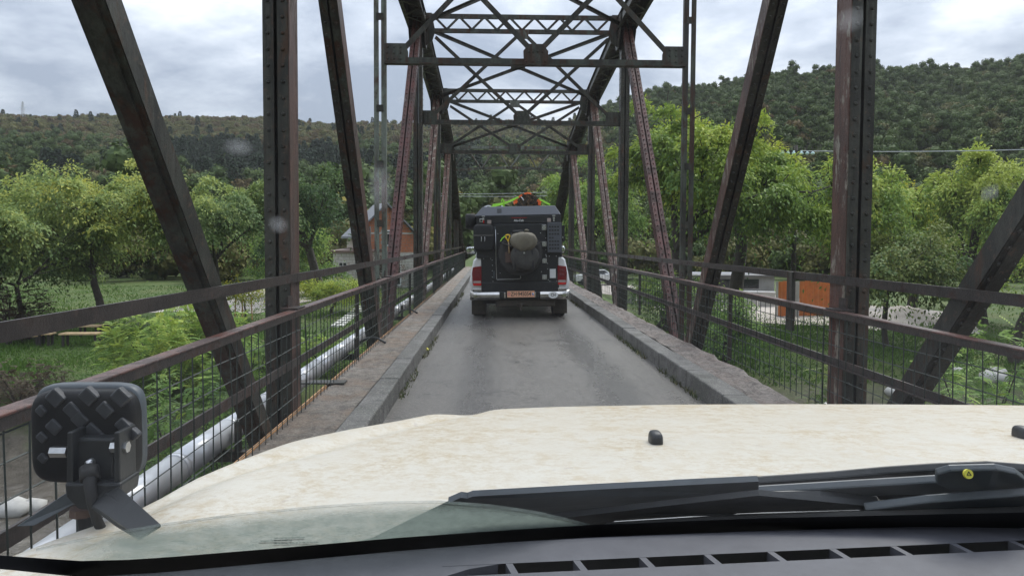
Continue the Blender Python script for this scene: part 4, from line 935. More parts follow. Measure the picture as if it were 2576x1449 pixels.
# ------------------------------------------------------------------ background buildings and street things
def bricks(parent, wallfn, w, h, bw, bh, mat, gap, mask=None, name='brick', depth=0.03):
    """bricks laid on a wall plane; wallfn(u, v, d) -> point"""
    me0 = None; nrow = int(h / bh)
    for r in range(nrow):
        u = -bw / 2 if r % 2 else 0.0
        while u < w:
            a, b = max(0, u) + gap / 2, min(w, u + bw) - gap / 2
            v0, v1 = r * bh + gap / 2, (r + 1) * bh - gap / 2
            if b - a > bw * 0.25 and (mask is None or mask((a + b) / 2, (v0 + v1) / 2)):
                mb = MB(); mb.hexa([wallfn(a, v0, 0), wallfn(b, v0, 0), wallfn(b, v0, -depth), wallfn(a, v0, -depth), wallfn(a, v1, 0), wallfn(b, v1, 0), wallfn(b, v1, -depth), wallfn(a, v1, -depth)])
                mb.build(name, mat, parent)
            u += bw
HY = 64.0
c_ = at(972, 715, Y=HY)
house = thing('brick_house', (c_.x, HY, FLOOR), 'unfinished red brick gabled house with stone ground floor left of the road', 'house', local=True, rot=(0, 0, R(20)))
hw, hl = 5.0, 5.5; g0, e0, ap = 3.1, 4.7, 7.2                     # gable faces -Y locally
mb = MB(); mb.mm(-hw / 2, hw / 2, 0.03, hl, 0, g0); mb.build('ground_floor_wall', M['mortar'], house)
mb = MB(); mb.prism([(-hw / 2, 0.03, g0), (hw / 2, 0.03, g0), (hw / 2, 0.03, e0), (0, 0.03, ap), (-hw / 2, 0.03, e0)], (0, hl - 0.03, 0)); uw = mb.build('upper_wall', M['mortar'], house)
wins_low = [(0.9, 1.9, 1.0, 2.2), (2.9, 3.8, 0.2, 2.2)]
wl_ = house.children[0]
bricks(wl_, lambda u, v, d: (-hw / 2 + u, 0.0 - d if False else 0.0 + (0.03 + d if d else 0.0), v), hw, g0, 0.55, 0.25, M['limestone'], 0.03, lambda u, v: not any(a - 0.1 < u < b + 0.1 and c < v < d for a, b, c, d in wins_low), 'stone_block')
def inside(u, v):
    x = u - hw / 2; z = g0 + v; top = e0 + (ap - e0) * (1 - abs(x) / (hw / 2))
    return z < top - 0.12 and not (2.05 < u < 2.95 and 0.5 < v < 1.95)
bricks(uw, lambda u, v, d: (-hw / 2 + u, 0.0 + (0.03 + d if d else 0.0), g0 + v), hw, ap - g0, 0.45, 0.24, M['brick'], 0.025, inside)
mb = MB(); mb.mm(-hw / 2 + 0.01, hw / 2 - 0.01, -0.012, 0.02, g0 + 1.56, g0 + 1.70); mb.build('concrete_band', M['concrete_far'], uw)
for (a, b, c, d) in [(0.9, 1.9, 1.0, 2.2), (2.9, 3.8, 0.2, 2.2), (2.1, 2.9, 3.65, 5.0)]:
    mb = MB(); x0, x1 = a - hw / 2, b - hw / 2
    for q in ((x0, x1, c, c + 0.1), (x0, x1, d - 0.1, d), (x0, x0 + 0.1, c + 0.1, d - 0.1), (x1 - 0.1, x1, c + 0.1, d - 0.1)): mb.mm(q[0], q[1], -0.03, 0.03, q[2], q[3])
    wf_ = mb.build('window', M['white_bright'], house); mb = MB(); mb.mm(x0 + 0.1, x1 - 0.1, 0.0, 0.028, c + 0.1, d - 0.1); mb.build('pane', M['glass_dark'], wf_)
mb = MB(); ov = 0.45; sl = (ap - e0) / (hw / 2); zz = e0 - ov * sl
for s in (-1, 1):
    mb.prism([(0, -ov, ap + 0.02), (s * (hw / 2 + ov), -ov, zz + 0.02), (s * (hw / 2 + ov), -ov, zz + 0.20), (0, -ov, ap + 0.20)], (0, hl + 2 * ov, 0))
mb.build('roof', M['roof_grey'], house)
ax_ = at(885, 700, Y=62)
anx = thing('stone_annex', (ax_.x, 62, FLOOR), 'low grey stone annex with two barred windows beside the brick house', 'building', local=True, rot=(0, 0, R(-14)))
mb = MB(); mb.mm(-1.7, 1.7, 0.03, 4, 0, 3.1); an_w = mb.build('wall', M['mortar'], anx)
bricks(an_w, lambda u, v, d: (-1.7 + u, 0.0 + (0.03 + d if d else 0.0), v), 3.4, 3.0, 0.5, 0.25, M['limestone'], 0.03, lambda u, v: not any(a < u < b and 1.2 < v < 2.3 for a, b in ((0.5, 1.3), (2.0, 2.8))), 'stone_block')
for a in (0.5, 2.0):
    mb = MB()
    for q in ((0, 0.8, 0, 0.08), (0, 0.8, 1.02, 1.1), (0, 0.08, 0.08, 1.02), (0.72, 0.8, 0.08, 1.02), (0.37, 0.43, 0.08, 1.02)): mb.mm(-1.7 + a + q[0], -1.7 + a + q[1], -0.02, 0.03, 1.2 + q[2], 1.2 + q[3])
    w_ = mb.build('window', M['concrete_far'], anx); mb = MB(); mb.mm(-1.62 + a, -0.98 + a, 0.005, 0.028, 1.28, 2.22); mb.build('pane', M['glass_dark'], w_)
mb = MB(); mb.prism([(-1.9, -0.2, 3.1), (1.9, -0.2, 3.1), (1.9, -0.2, 3.25), (-1.9, -0.2, 3.25)], (0, 4.3, 0.25)); mb.build('roof', M['rust_rim'], anx)
# far red roofed house behind the truck, left
c_ = at(668, 600, Y=95)
h2 = thing('far_house', (c_.x, 95, ground_z(c_.x, 95)), 'small far house with red tiled roof behind the nearest left post', 'house', local=True, rot=(0, 0, R(20)))
mb = MB(); mb.mm(-3, 3, 0, 6, 0, 3.4); mb.build('wall', M['white_plain'], h2)
mb = MB(); mb.prism([(-3.5, -0.4, 3.4), (3.5, -0.4, 3.4), (0, -0.4, 5.4)], (0, 6.8, 0)); mb.build('roof', M['brick'], h2)
# picnic benches
def bench(px, py, L, W, H, rz, label, name='picnic_bench', cat='bench'):
    q = at(px, py, Z=FLOOR); t = thing(name, (q.x, q.y, FLOOR), label, cat, local=True, rot=(0, 0, R(rz)))
    for s in (-1, 1):
        mb = MB(); mb.mm(-L / 2, L / 2, s * W / 4 - W / 4 + 0.01, s * W / 4 + W / 4 - 0.01, H - 0.05, H); mb.build('plank', M['wood'], t)
        for e_ in (-1, 1):
            mb = MB(); mb.mm(e_ * (L / 2 - 0.12) - 0.04, e_ * (L / 2 - 0.12) + 0.04, s * W * 0.32 - 0.03, s * W * 0.32 + 0.03, 0, H - 0.051); mb.build('leg', M['wood_dark'], t)
    return t
bench(205, 871, 1.4, 0.55, 0.52, 4, 'light wooden picnic bench, longest and nearest of the lawn seats')
bench(116, 870, 0.55, 0.5, 0.5, 8, 'short light wooden seat left of the longest picnic bench')
bench(228, 848, 0.85, 0.6, 0.5, 4, 'light wooden table top behind the longest picnic bench', 'picnic_table', 'table')
bench(60, 870, 1.3, 0.4, 0.42, 6, 'wooden bench mostly hidden by the left upper bar')
# stepping stones
root = thing('stepping_stone_path', gp(880, 800) + (FLOOR,), 'row of pale flat stones across the left lawn', kind='structure')
for i in range(9):
    x, y = gp(851 + 59 * i / 8, 821 - 47 * i / 8); mb = MB(); mb.mm(x - 0.3, x + 0.3, y - 0.22, y + 0.22, FLOOR - 0.02, FLOOR + 0.09); mb.build('stone', M['limestone'], root)
# right: orange sheet fence, low wall, shed, white car, gravel heap
def orange_fence(px0, px1, Y, h, label):
    a, b = at(px0, 780, Y=Y), at(px1, 780, Y=Y + 0.6); t = thing('sheet_fence', ((a.x + b.x) / 2, Y, FLOOR), label, 'fence')
    L = b.x - a.x; n = max(2, round(L / 0.33))
    for i in range(n):
        x0 = a.x + L * i / n; x1 = a.x + L * (i + 1) / n; y_ = Y + 0.6 * i / n; mb = MB()
        mb.prism([(x0 + 0.004, y_, FLOOR), (x0 + 0.06, y_ - 0.035, FLOOR), ((x0 + x1) / 2, y_ - 0.035, FLOOR), ((x0 + x1) / 2 + 0.05, y_, FLOOR), (x1 - 0.004, y_, FLOOR), (x1 - 0.004, y_ + 0.01, FLOOR), (x0 + 0.004, y_ + 0.01, FLOOR)], (0, 0, h + 0.03 * math.sin(i * 2.3))); mb.build('panel', M['fence_orange'], t)
    for x0 in (a.x - 0.06, b.x + 0.06): mb = MB(); mb.mm(x0 - 0.05, x0 + 0.05, Y, Y + 0.1, FLOOR, FLOOR + h); mb.build('post', M['concrete_far'], t)
orange_fence(1957, 1990, 40.5, 1.95, 'narrow orange metal sheet fence left of the dark plate')
orange_fence(2010, 2088, 40.8, 1.95, 'wide orange metal sheet fence behind the nearest right post')
a, b = gp(1560, 762), gp(1950, 772)
wlr = thing('low_wall', (a[0], a[1], FLOOR), 'low pale concrete wall with white coping right of the bridge', 'wall')
n = 9
for i in range(n):
    x0, y0 = a[0] + (b[0] - a[0]) * i / n, a[1] + (b[1] - a[1]) * i / n; x1, y1 = a[0] + (b[0] - a[0]) * (i + 1) / n, a[1] + (b[1] - a[1]) * (i + 1) / n
    mb = MB(); mb.bar((x0 + 0.02, y0, FLOOR + 0.45), (x1 - 0.02, y1, FLOOR + 0.45), 0.18, 0.9); mb.build('panel', M['concrete_far'], wlr)
    mb = MB(); mb.bar((x0 + 0.02, y0, FLOOR + 0.94), (x1 - 0.02, y1, FLOOR + 0.94), 0.26, 0.08); mb.build('coping', M['white_bright'], wlr)
c_ = at(1830, 740, Y=56)
shd = thing('flat_shed', (c_.x, 56, FLOOR), 'low grey shed with white roof edge behind the low concrete wall', 'shed', local=True)
mb = MB(); mb.mm(-3.9, 3.6, 0, 3, 0, 1.55); mb.build('wall', M['shed_grey'], shd); mb = MB(); mb.mm(-4.1, 3.8, -0.3, 3.2, 1.55, 1.72); mb.build('roof', M['roof_grey'], shd); mb = MB(); mb.mm(-4.1, 3.8, -0.33, -0.302, 1.62, 1.70); mb.build('fascia', M['white_plain'], shd)
for x_ in (-2.6, -0.4, 1.8): mb = MB(); mb.mm(x_ - 0.6, x_ + 0.6, -0.02, 0.02, 0.6, 1.3); mb.build('window', M['glass_dark'], shd)
def parked_car(loc, rz, mat, label):
    t = thing('parked_car', loc, label, 'car', local=True, rot=(0, 0, rz)); mb = MB()
    pr = [(-2.1, 0.35), (-2.15, 0.75), (-1.95, 0.95), (-1.2, 1.0), (-0.75, 1.42), (0.7, 1.45), (1.35, 1.02), (2.0, 0.9), (2.12, 0.6), (2.05, 0.35)]
    n = len(pr); wv = lambda z: 0.82 if z < 1.02 else 0.82 - (z - 1.02) * 0.5
    mb.add([(x, s * wv(z), z) for s in (-1, 1) for x, z in pr], [tuple(range(n)), tuple(range(2 * n - 1, n - 1, -1))] + [(i, (i + 1) % n, n + (i + 1) % n, n + i) for i in range(n)]); body = mb.build('body', mat, t, bevel=0.05)
    for s in (-1, 1):
        for w_ in ([(-1.1, 1.03), (-0.72, 1.36), (-0.02, 1.38), (-0.02, 1.03)], [(0.06, 1.03), (0.06, 1.38), (0.64, 1.38), (1.2, 1.03)]):
            mb = MB(); mb.prism([(x, s * (wv(z) + 0.006), z) for x, z in w_], (0, -s * 0.03, 0)); mb.build('side_window', M['glass_dark'], t)
        for x in (-1.35, 1.3):
            mb = MB(); mb.lathe([(0.18, -0.1), (0.3, -0.1), (0.32, -0.06), (0.32, 0.06), (0.3, 0.1), (0.0, 0.1)], (x, s * 0.76, 0.32), (0, s, 0), 20); mb.build('wheel', M['rubber'], t, smooth=True)
    return t
q = at(1500, 706, Y=70); parked_car((q.x, 70, FLOOR + 0.02), R(4), M['white_paint'], 'white parked car in the yard just right of the truck')
# gravel heap
hp = at(2290, 822, Z=FLOOR); rsn = random.Random(5)
mb = MB(); mb.grid(lambda u, v: (hp.x - 2.6 + 6.0 * u, hp.y + 1 + 3.4 * v, FLOOR - 0.05 + (math.sin(math.pi * u) * math.sin(math.pi * v)) * (0.75 + 0.25 * math.sin(u * 11) + 0.12 * rsn.uniform(-1, 1))), 26, 14)
tag(mb.build('gravel_heap', M['gravel'], smooth=True), 'pale gravel heap on the right yard beside the dark small tree', 'gravel heap')
# --- poles, pylons and wires
def pole(px, py, Y, label, arms=True, zb=None, r=0.11):
    q = at(px, py, Y=Y); z0 = ground_z(q.x, Y) if zb is None else zb
    t = thing('utility_pole', (q.x, Y, z0), label, 'pole')
    mb = MB(); mb.tube([(q.x, Y, z0 - 0.3), (q.x, Y, q.z)], [r * 1.2, r * 0.8], 10); mb.build('shaft', M['wood_dark'], t, smooth=True)
    if arms:
        mb = MB(); mb.box((q.x, Y - 0.13, q.z - 0.35), (1.7, 0.12, 0.12)); mb.build('crossarm', M['wood_dark'], t)
        for i, dx in enumerate((-0.78, -0.5, -0.2, 0.2, 0.5, 0.78)):
            mb = MB(); mb.tube([(q.x + dx, Y - 0.13, q.z - 0.28), (q.x + dx, Y - 0.13, q.z - 0.05)], 0.025, 6); sp_ = mb.build('insulator_pin', M['wood_dark'], t)
            mb = MB(); mb.lathe([(0.0, 0.16), (0.06, 0.14), (0.05, 0.08), (0.10, 0.05), (0.11, -0.02), (0.05, -0.05), (0.0, -0.05)], (q.x + dx, Y - 0.2, q.z - 0.45), (0, 0, 1), 10); mb.build('insulator', M['insulator'], sp_, smooth=True)
    return t
pole(2003, 366, 38, 'wooden utility pole with glass insulators behind the right trees')
pole(931, 570, 46, 'thin dark pole beside the second left diagonal', arms=False, r=0.07)
def pylon(px, py0, py1, Y, mat, label, arms=3):
    a, b = at(px, py1, Y=Y), at(px, py0, Y=Y); h = b.z - a.z; z0 = a.z - 4; H_ = h + 4; w = h * 0.10
    t = thing('lattice_pylon', (a.x, Y, z0), label, 'pylon', local=True); mb = MB(); r = max(0.09, 0.00022 * Y)
    def wd(z): return w * (1 - 0.8 * z / H_)
    for sx_ in (-1, 1):
        for sy_ in (-1, 1): mb.tube([(sx_ * wd(0), sy_ * wd(0), 0), (sx_ * wd(H_), sy_ * wd(H_), H_)], r, 4)
    n = 9
    for i in range(n):
        z0_, z1_ = H_ * i / n, H_ * (i + 1) / n
        for s in (-1, 1): mb.tube([(-s * wd(z0_), -wd(z0_), z0_), (s * wd(z1_), -wd(z1_), z1_)], r * 0.7, 4)
    mb.build('mast', mat, t)
    for j in range(arms): mb = MB(); zz = H_ * (0.66 + 0.13 * j); L = w * (2.0 - 0.4 * j); mb.bar((-L, 0, zz), (L, 0, zz), r * 1.6, r * 1.6); mb.build('arm', mat, t)
pylon(58, 256, 300, 730, M['pylon'], 'small grey pylon on the far left ridge')
pylon(810, 372, 412, 520, M['pylon'], 'pale pylon standing in the dark conifers left of the bridge')
pylon(2322, 298, 440, 235, M['pylon_dark'], 'dark lattice pylon on the forested right hill')
def wire(name, a, b, sagm, label, r=0.02):
    a, b = Vector(a), Vector(b); mb = MB(); mb.tube([a.lerp(b, t / 14) - Vector((0, 0, 4 * sagm * (t / 14) * (1 - t / 14))) for t in range(15)], r, 5); tag(mb.build(name, M['pylon_dark'] if 'dark' in label else M['pylon']), label, 'wire')
wire('overhead_wire', at(2014, 380, Y=37.8), at(2720, 372, Y=33), 0.1, 'pale overhead wire running right from the insulator pole', 0.022)
wire('overhead_wire', at(-60, 525, Y=60), at(130, 508, Y=62), 0.0, 'dark overhead wire above the locust tree at the left edge', 0.03)
wire('overhead_wire', at(1100, 487, Y=60), at(1470, 478, Y=60), 0.15, 'pale overhead wire just above the truck roof load', 0.018)
wire('overhead_wire', at(1100, 493, Y=61), at(1470, 490, Y=61), 0.1, 'lower pale overhead wire behind the truck roof load', 0.018)

# ------------------------------------------------------------------ the pickup ahead
truck = thing('pickup_truck', (0.51, 14.2, 0.004), 'white pickup truck with black camper canopy driving ahead on the bridge', 'pickup truck', local=True, rot=(0, R(-0.9), R(-0.6)))
S_ = 0.001867
def T(c): return (c - 740) * S_
def Z(c): return (1402 - c) * S_
def tb(name, x0, x1, y0, y1, z0, z1, mat, parent=truck, bevel=0.006, **kw):
    mb = MB(); mb.mm(x0, x1, y0, y1, z0, z1); return mb.build(name, M[mat], parent, bevel=bevel, **kw)
def tc_(name, c0, c1, r0, r1, y0, y1, mat, parent=truck, bevel=0.005): return tb(name, T(c0), T(c1), y0, y1, Z(r1), Z(r0), mat, parent, bevel)
# bed sides with flared arches
for s in (-1, 1):
    mb = MB()
    prof = [(0.735, 0.50), (0.735, 1.16), (0.75, 1.185), (0.84, 1.18), (0.885, 1.14), (0.915, 1.0), (0.945, 0.86), (0.965, 0.74), (0.955, 0.62), (0.925, 0.50)]
    ys = [0.0, 0.05, 0.3, 0.6, 1.0, 1.4, 1.7, 2.05]; nn = len(prof)
    vs = []
    for y in ys:
        fl = 0.025 * math.sin(math.pi * min(1, max(0, (y - 0.2) / 1.4)))
        ins = 0.035 if y == 0 else 0
        vs += [(s * (x - ins * (x > 0.8) + fl * (0.6 < z < 0.95)) , y, z) for x, z in prof]
    fs = [(i * nn + j, i * nn + (j + 1) % nn, (i + 1) * nn + (j + 1) % nn, (i + 1) * nn + j) for i in range(len(ys) - 1) for j in range(nn)] + [tuple(range(nn)), tuple((len(ys) - 1) * nn + j for j in range(nn))]
    mb.add(vs, fs); mb.build('bed_side', M['white_paint'], truck, bevel=0.01)
    # tail lamp
    mb = MB(); xi, xo = 0.73, 0.902
    mb.prism([(s * xi, -0.022, Z(1052)), (s * xo, -0.012, Z(1040)), (s * (xo + 0.012), -0.012, Z(930)), (s * (xo - 0.005), -0.012, Z(862)), (s * xi, -0.022, Z(850))], (0, 0.10, 0))
    lamp = mb.build('tail_light', M['red_lens'], truck, bevel=0.008)
    tb('reverse_lens', s * (xi + 0.012), s * (xo - 0.012), -0.027, -0.01, Z(1026), Z(1003), 'clear_lens', lamp, 0.002)
    tb('reflector', s * (xi + 0.012), s * (xo - 0.012), -0.028, -0.01, Z(1050), Z(1028), 'red_bright', lamp, 0.002)
    mb = MB()
    for r_ in (0.055, 0.032): mb.lathe([(r_, -0.026), (r_ + 0.006, -0.030), (r_ + 0.012, -0.026)], (s * (xi + 0.085), 0, Z(925)), (0, 1, 0), 20)
    mb.build('lamp_ring', M['red_lens'], lamp, smooth=True)
    # wheel, arch liner and mud flap
    xw = s * 0.80
    mb = MB(); mb.lathe([(0.20, -0.12), (0.33, -0.135), (0.385, -0.125), (0.40, -0.09), (0.402, 0), (0.40, 0.09), (0.385, 0.125), (0.33, 0.135), (0.20, 0.12)], (xw, 0.86, 0.398), (1, 0, 0), 40)
    wh = mb.build('wheel', M['rubber'], truck, smooth=True)
    mb = MB()
    for i in range(40):
        a = 2 * math.pi * i / 40
        for dx in (-0.085, 0, 0.085): mb.box((xw + dx, 0.86 + 0.403 * math.sin(a + dx), 0.398 + 0.403 * math.cos(a + dx)), (0.07, 0.035, 0.016), Matrix.Rotation(-(a + dx), 3, 'X'))
    mb.build('tread_blocks', M['rubber'], wh, kind='stuff')
    mb = MB(); mb.lathe([(0.0, s * 0.05), (0.12, s * 0.06), (0.19, s * 0.11), (0.21, s * 0.12)], (xw, 0.86, 0.398), (1, 0, 0), 24); mb.build('rim', M['zinc'], wh, smooth=True)
    wf = copy_tree(wh, truck); wf.location = (0, 3.1, 0)
    tb('mud_flap', s * 0.665, s * 0.945, 0.40, 0.412, Z(1368), 0.52, 'mud', bevel=0.002)
    tb('arch_liner', s * 0.64, s * 0.93, 0.42, 1.35, 0.62, 0.82, 'rubber', bevel=0.02)
# tailgate, canopy rear wall
tc_('tailgate', 350, 1146, 1020, 1115, -0.018, 0.05, 'canopy_black', bevel=0.012)
tc_('rear_wall', 349, 1147, 765, 1019, 0.0, 0.06, 'canopy_black')
cnp = tb('canopy', T(300), T(1180), 0.004, 2.35, Z(768), Z(418), 'canopy_black', bevel=0.012)
tc_('canopy_header', 302, 1172, 336, 414, -0.018, 2.35, 'canopy_black', bevel=0.008)
door = tc_('canopy_door', 492, 1022, 428, 1000, -0.016, -0.001, 'canopy_black', bevel=0.006)
tb('canopy_seam', T(480), T(1030), -0.010, -0.0015, Z(425), Z(421), 'canopy_grey', bevel=0.001)
# wedge roof
mb = MB()
rf = [(T(287), -0.02, Z(338)), (T(1172), -0.02, Z(330)), (T(1115), 0.10, Z(236)), (T(368), 0.10, Z(242))]
rb = [(T(287), 2.45, Z(338)), (T(1172), 2.45, Z(330)), (T(1115), 2.25, Z(225)), (T(368), 2.25, Z(230))]
mb.hexa([rf[0], rf[1], rb[1], rb[0], rf[3], rf[2], rb[2], rb[3]])
lid = mb.build('roof_lid', M['canopy_grey'], truck, bevel=0.012)  # sky reflected on the slope is put into the lid's grey-blue colour
mb = MB(); mb.prism([(T(516), 0.018, Z(308)), (T(562), 0.018, Z(308)), (T(562), 0.068, Z(266)), (T(516), 0.068, Z(266))], (0, -0.008, 0.004)); mb.build('vent_cover', M['black_plastic'], lid)
tb('lid_gasket', T(300), T(1170), -0.010, 2.3, Z(345), Z(337.5), 'rubber', lid, 0)
tc_('brake_light', 660, 822, 355, 366, -0.027, -0.016, 'red_lens', bevel=0.002)
RX = Matrix.Rotation(R(90), 3, 'X')
text_mesh('Alu-Cab', 0.056, 'brand_lettering', M['white_bright'], truck, Vector((T(738), -0.020, Z(388))), RX, 0.001, bold=0.0012)
for c in (375, 1097):
    mb = MB(); mb.box((T(c), -0.026, Z(342)), (0.06, 0.016, 0.022)); mb.box((T(c), -0.026, Z(368)), (0.035, 0.016, 0.045)); mb.box((T(c), -0.030, Z(392)), (0.025, 0.012, 0.03)); mb.build('latch', M['zinc'], truck, bevel=0.003)
tc_('rear_camera', 336, 372, 366, 402, -0.05, -0.018, 'zinc'); tc_('camera_eye', 344, 364, 374, 394, -0.054, -0.0502, 'black_plastic')
tc_('camera_tab', 372, 383, 384, 412, -0.04, -0.018, 'red_bright', bevel=0.001)
tc_('work_lamp', 415, 456, 381, 420, -0.045, -0.018, 'clear_lens'); tc_('work_lamp', 1028, 1066, 368, 407, -0.045, -0.018, 'clear_lens')
for a, b in ((435, 488), (606, 656), (779, 827), (947, 996)):
    h = tc_('hinge', 974, 1021, a, b, -0.028, -0.0165, 'zinc', bevel=0.004)
    mb = MB()
    for dx in (-0.028, 0.028):
        for dz in (-0.03, 0.03): mb.lathe([(0.008, -0.0285), (0.007, -0.031), (0.0, -0.032)], (T(997) + dx, 0, Z((a + b) / 2) + dz), (0, 1, 0), 8)
    mb.build('hinge_bolts', M['rubber'], h)
tc_('sticker', 1052, 1114, 888, 982, -0.0035, 0.0, 'white_bright', bevel=0)
# bolt heads on the rear wall
mb = MB()
for c, r in ((372, 776), (445, 776), (460, 790), (462, 845), (460, 900), (460, 965), (378, 1030), (450, 1028), (466, 1010), (1048, 757), (1120, 757), (1030, 830), (1030, 888), (1036, 1000), (1052, 1015), (1125, 1014), (960, 518), (522, 520), (540, 925), (966, 915), (466, 745), (1013, 570), (1013, 690), (1012, 740), (1016, 750), (1018, 760)):
    mb.lathe([(0.0085, 0.0), (0.0075, -0.006), (0.0, -0.008)], (T(c), -0.016 if 492 < c < 1022 and r < 1000 else -0.0005, Z(r)), (0, 1, 0), 8)
mb.build('panel_bolts', M['zinc'], truck)
# canvas jerry bag on the left, black box below
mb = MB(); mb.ell((T(375), -0.09, Z(560)), (0.192, 0.10, 0.252), 20, 14, None, 0.35)
jb = mb.build('saddle_bag', M['canvas_black'], truck, smooth=True); jb['label'] = 'black canvas bag with two zip pulls'
mb = MB(); mb.prism([(T(272), -0.192, Z(528)), (T(478), -0.192, Z(528)), (T(478), -0.20, Z(545)), (T(272), -0.20, Z(545))], (0, 0.02, 0)); mb.build('bag_flap', M['canvas_grey'], jb)
mb = MB()
for c in (355, 389): mb.tube([(T(c), -0.196, Z(550)), (T(c + 1), -0.203, Z(575)), (T(c - 2), -0.2, Z(598))], 0.006, 6)
mb.build('zip_pulls', M['zinc'], jb)
mb = MB(); mb.tube([(T(300), -0.1, Z(430)), (T(330), -0.12, Z(421)), (T(400), -0.12, Z(430)), (T(450), -0.15, Z(455)), (T(476), -0.15, Z(500))], 0.007, 6); mb.build('bag_strap', M['canvas_grey'], jb)
tc_('side_locker', 302, 480, 690, 768, -0.05, 0.02, 'canopy_black')
# door rod
mb = MB(); mb.tube([(T(497), -0.05, Z(455)), (T(500), -0.05, Z(700)), (T(503), -0.05, Z(985)), (T(510), -0.05, Z(990)), (T(740), -0.05, Z(985)), (T(750), -0.05, Z(978)), (T(749), -0.05, Z(905))], 0.0085, 8)
rod = mb.build('ladder_rod', M['zinc'], truck, smooth=True)
mb = MB(); mb.box((T(492), -0.04, Z(462)), (0.035, 0.05, 0.05)); mb.box((T(478), -0.035, Z(940)), (0.03, 0.04, 0.14)); mb.box((T(662), -0.04, Z(992)), (0.085, 0.03, 0.025)); mb.build('rod_clamps', M['cowl'], rod, bevel=0.004)
# slotted panel on the right
mp = tc_('slotted_panel', 1028, 1172, 425, 716, -0.11, -0.10, 'canopy_grey', bevel=0.002)
mb = MB(); mb.mm(T(1034), T(1166), -0.098, 0.0, Z(712), Z(430)); mb.build('panel_box', M['canopy_black'], mp, bevel=0.01)
mb = MB()
for j, r in enumerate((457, 492, 530, 568, 604, 640, 677)):
    for i in range(4 if j != 3 else 2): mb.mm(T(1042 + 28 * i), T(1062 + 28 * i), -0.114, -0.1105, Z(r + 8), Z(r - 8))
mb.build('panel_slots', M['ink'], mp)
tc_('panel_top', 1030, 1168, 412, 428, -0.112, 0.0, 'canopy_grey', mp)
tc_('folded_table', 1182, 1212, 440, 608, 0.05, 0.9, 'canopy_black'); tc_('table_clip', 1186, 1196, 556, 574, 0.035, 0.05, 'zinc')
# side awning on the left
mb = MB(); mb.ell((T(236), 1.2, Z(385)), (0.105, 1.15, 0.15), 16, 10, None, 0.3); aw = mb.build('awning_bag', M['canvas_black'], truck, smooth=True)
tc_('awning_arm', 255, 305, 350, 372, 0.3, 0.36, 'canopy_black')
# spare wheel
mb = MB(); wc = (T(748), -0.15, Z(722))
mb.lathe([(0.25, -0.11), (0.33, -0.125), (0.40, -0.115), (0.422, -0.08), (0.425, 0), (0.422, 0.08), (0.40, 0.115), (0.33, 0.125), (0.25, 0.11)], wc, (0, 1, 0), 48)
sw = mb.build('spare_wheel', M['tyre'], truck, smooth=True)
mb = MB(); mb.lathe([(0.262, -0.10), (0.25, -0.118), (0.215, -0.06), (0.06, -0.03), (0.0, -0.03)], wc, (0, 1, 0), 32); mb.build('rim', M['rust_rim'], sw, smooth=True)
mb = MB()
for i in range(44):
    a = 2 * math.pi * i / 44
    for dy in (-0.07, 0.02): mb.box((wc[0] + 0.424 * math.sin(a + dy), wc[1] + dy, wc[2] + 0.424 * math.cos(a + dy)), (0.04, 0.07, 0.016), Matrix.Rotation(a + dy, 3, 'Y'))
mb.build('tread_blocks', M['rubber'], sw, kind='stuff')
# bumper
for s in (-1, 1):
    mb = MB(); xa, xb = s * 0.385, s * 0.955
    pr = [(-0.01, Z(1205)), (-0.095, Z(1196)), (-0.135, Z(1172)), (-0.135, Z(1142)), (-0.10, Z(1116)), (0.0, Z(1108))]
    n = 8; vs = []
    for i in range(n + 1):
        t = i / n; x = xa + (xb - xa) * t; k = 1 - 0.75 * max(0, (t - 0.72) / 0.28) ** 2
        vs += [(x, y * k + (0.0), z + (0.012 * (1 - k))) for y, z in pr]
    m_ = len(pr); mb.add(vs, [(i * m_ + j, i * m_ + j + 1, (i + 1) * m_ + j + 1, (i + 1) * m_ + j) for i in range(n) for j in range(m_ - 1)] + [tuple(range(m_)), tuple(n * m_ + j for j in range(m_))])
    mb.mm(s * 0.90, s * 0.958, 0.0, 0.30, Z(1195), Z(1120))
    mb.build('bumper', M['chrome'], truck, smooth=False, bevel=0.006)
    tb('bumper_lip', s * 0.73, s * 0.90, -0.06, 0.02, Z(1108), Z(1082), 'chrome', bevel=0.012)
    tb('plate_light_bracket', s * 0.268, s * 0.305, -0.11, -0.02, Z(1178), Z(1124), 'chrome', bevel=0.006)
tb('bumper_step', -0.384, 0.384, -0.10, 0.0, Z(1190), Z(1114), 'black_plastic', bevel=0.015)
tb('under_tray', T(490), T(1105), -0.02, 0.35, Z(1275), Z(1192), 'mud', bevel=0.03)
tb('under_tray', T(365), T(1090), 0.15, 0.5, Z(1250), Z(1200), 'rubber', bevel=0.02)
tb('rear_axle', -0.7, 0.7, 0.78, 0.94, 0.33, 0.47, 'rubber', bevel=0.05)
tb('chassis', -0.55, 0.55, 0.5, 4.3, 0.42, 0.62, 'rubber', bevel=0.03)
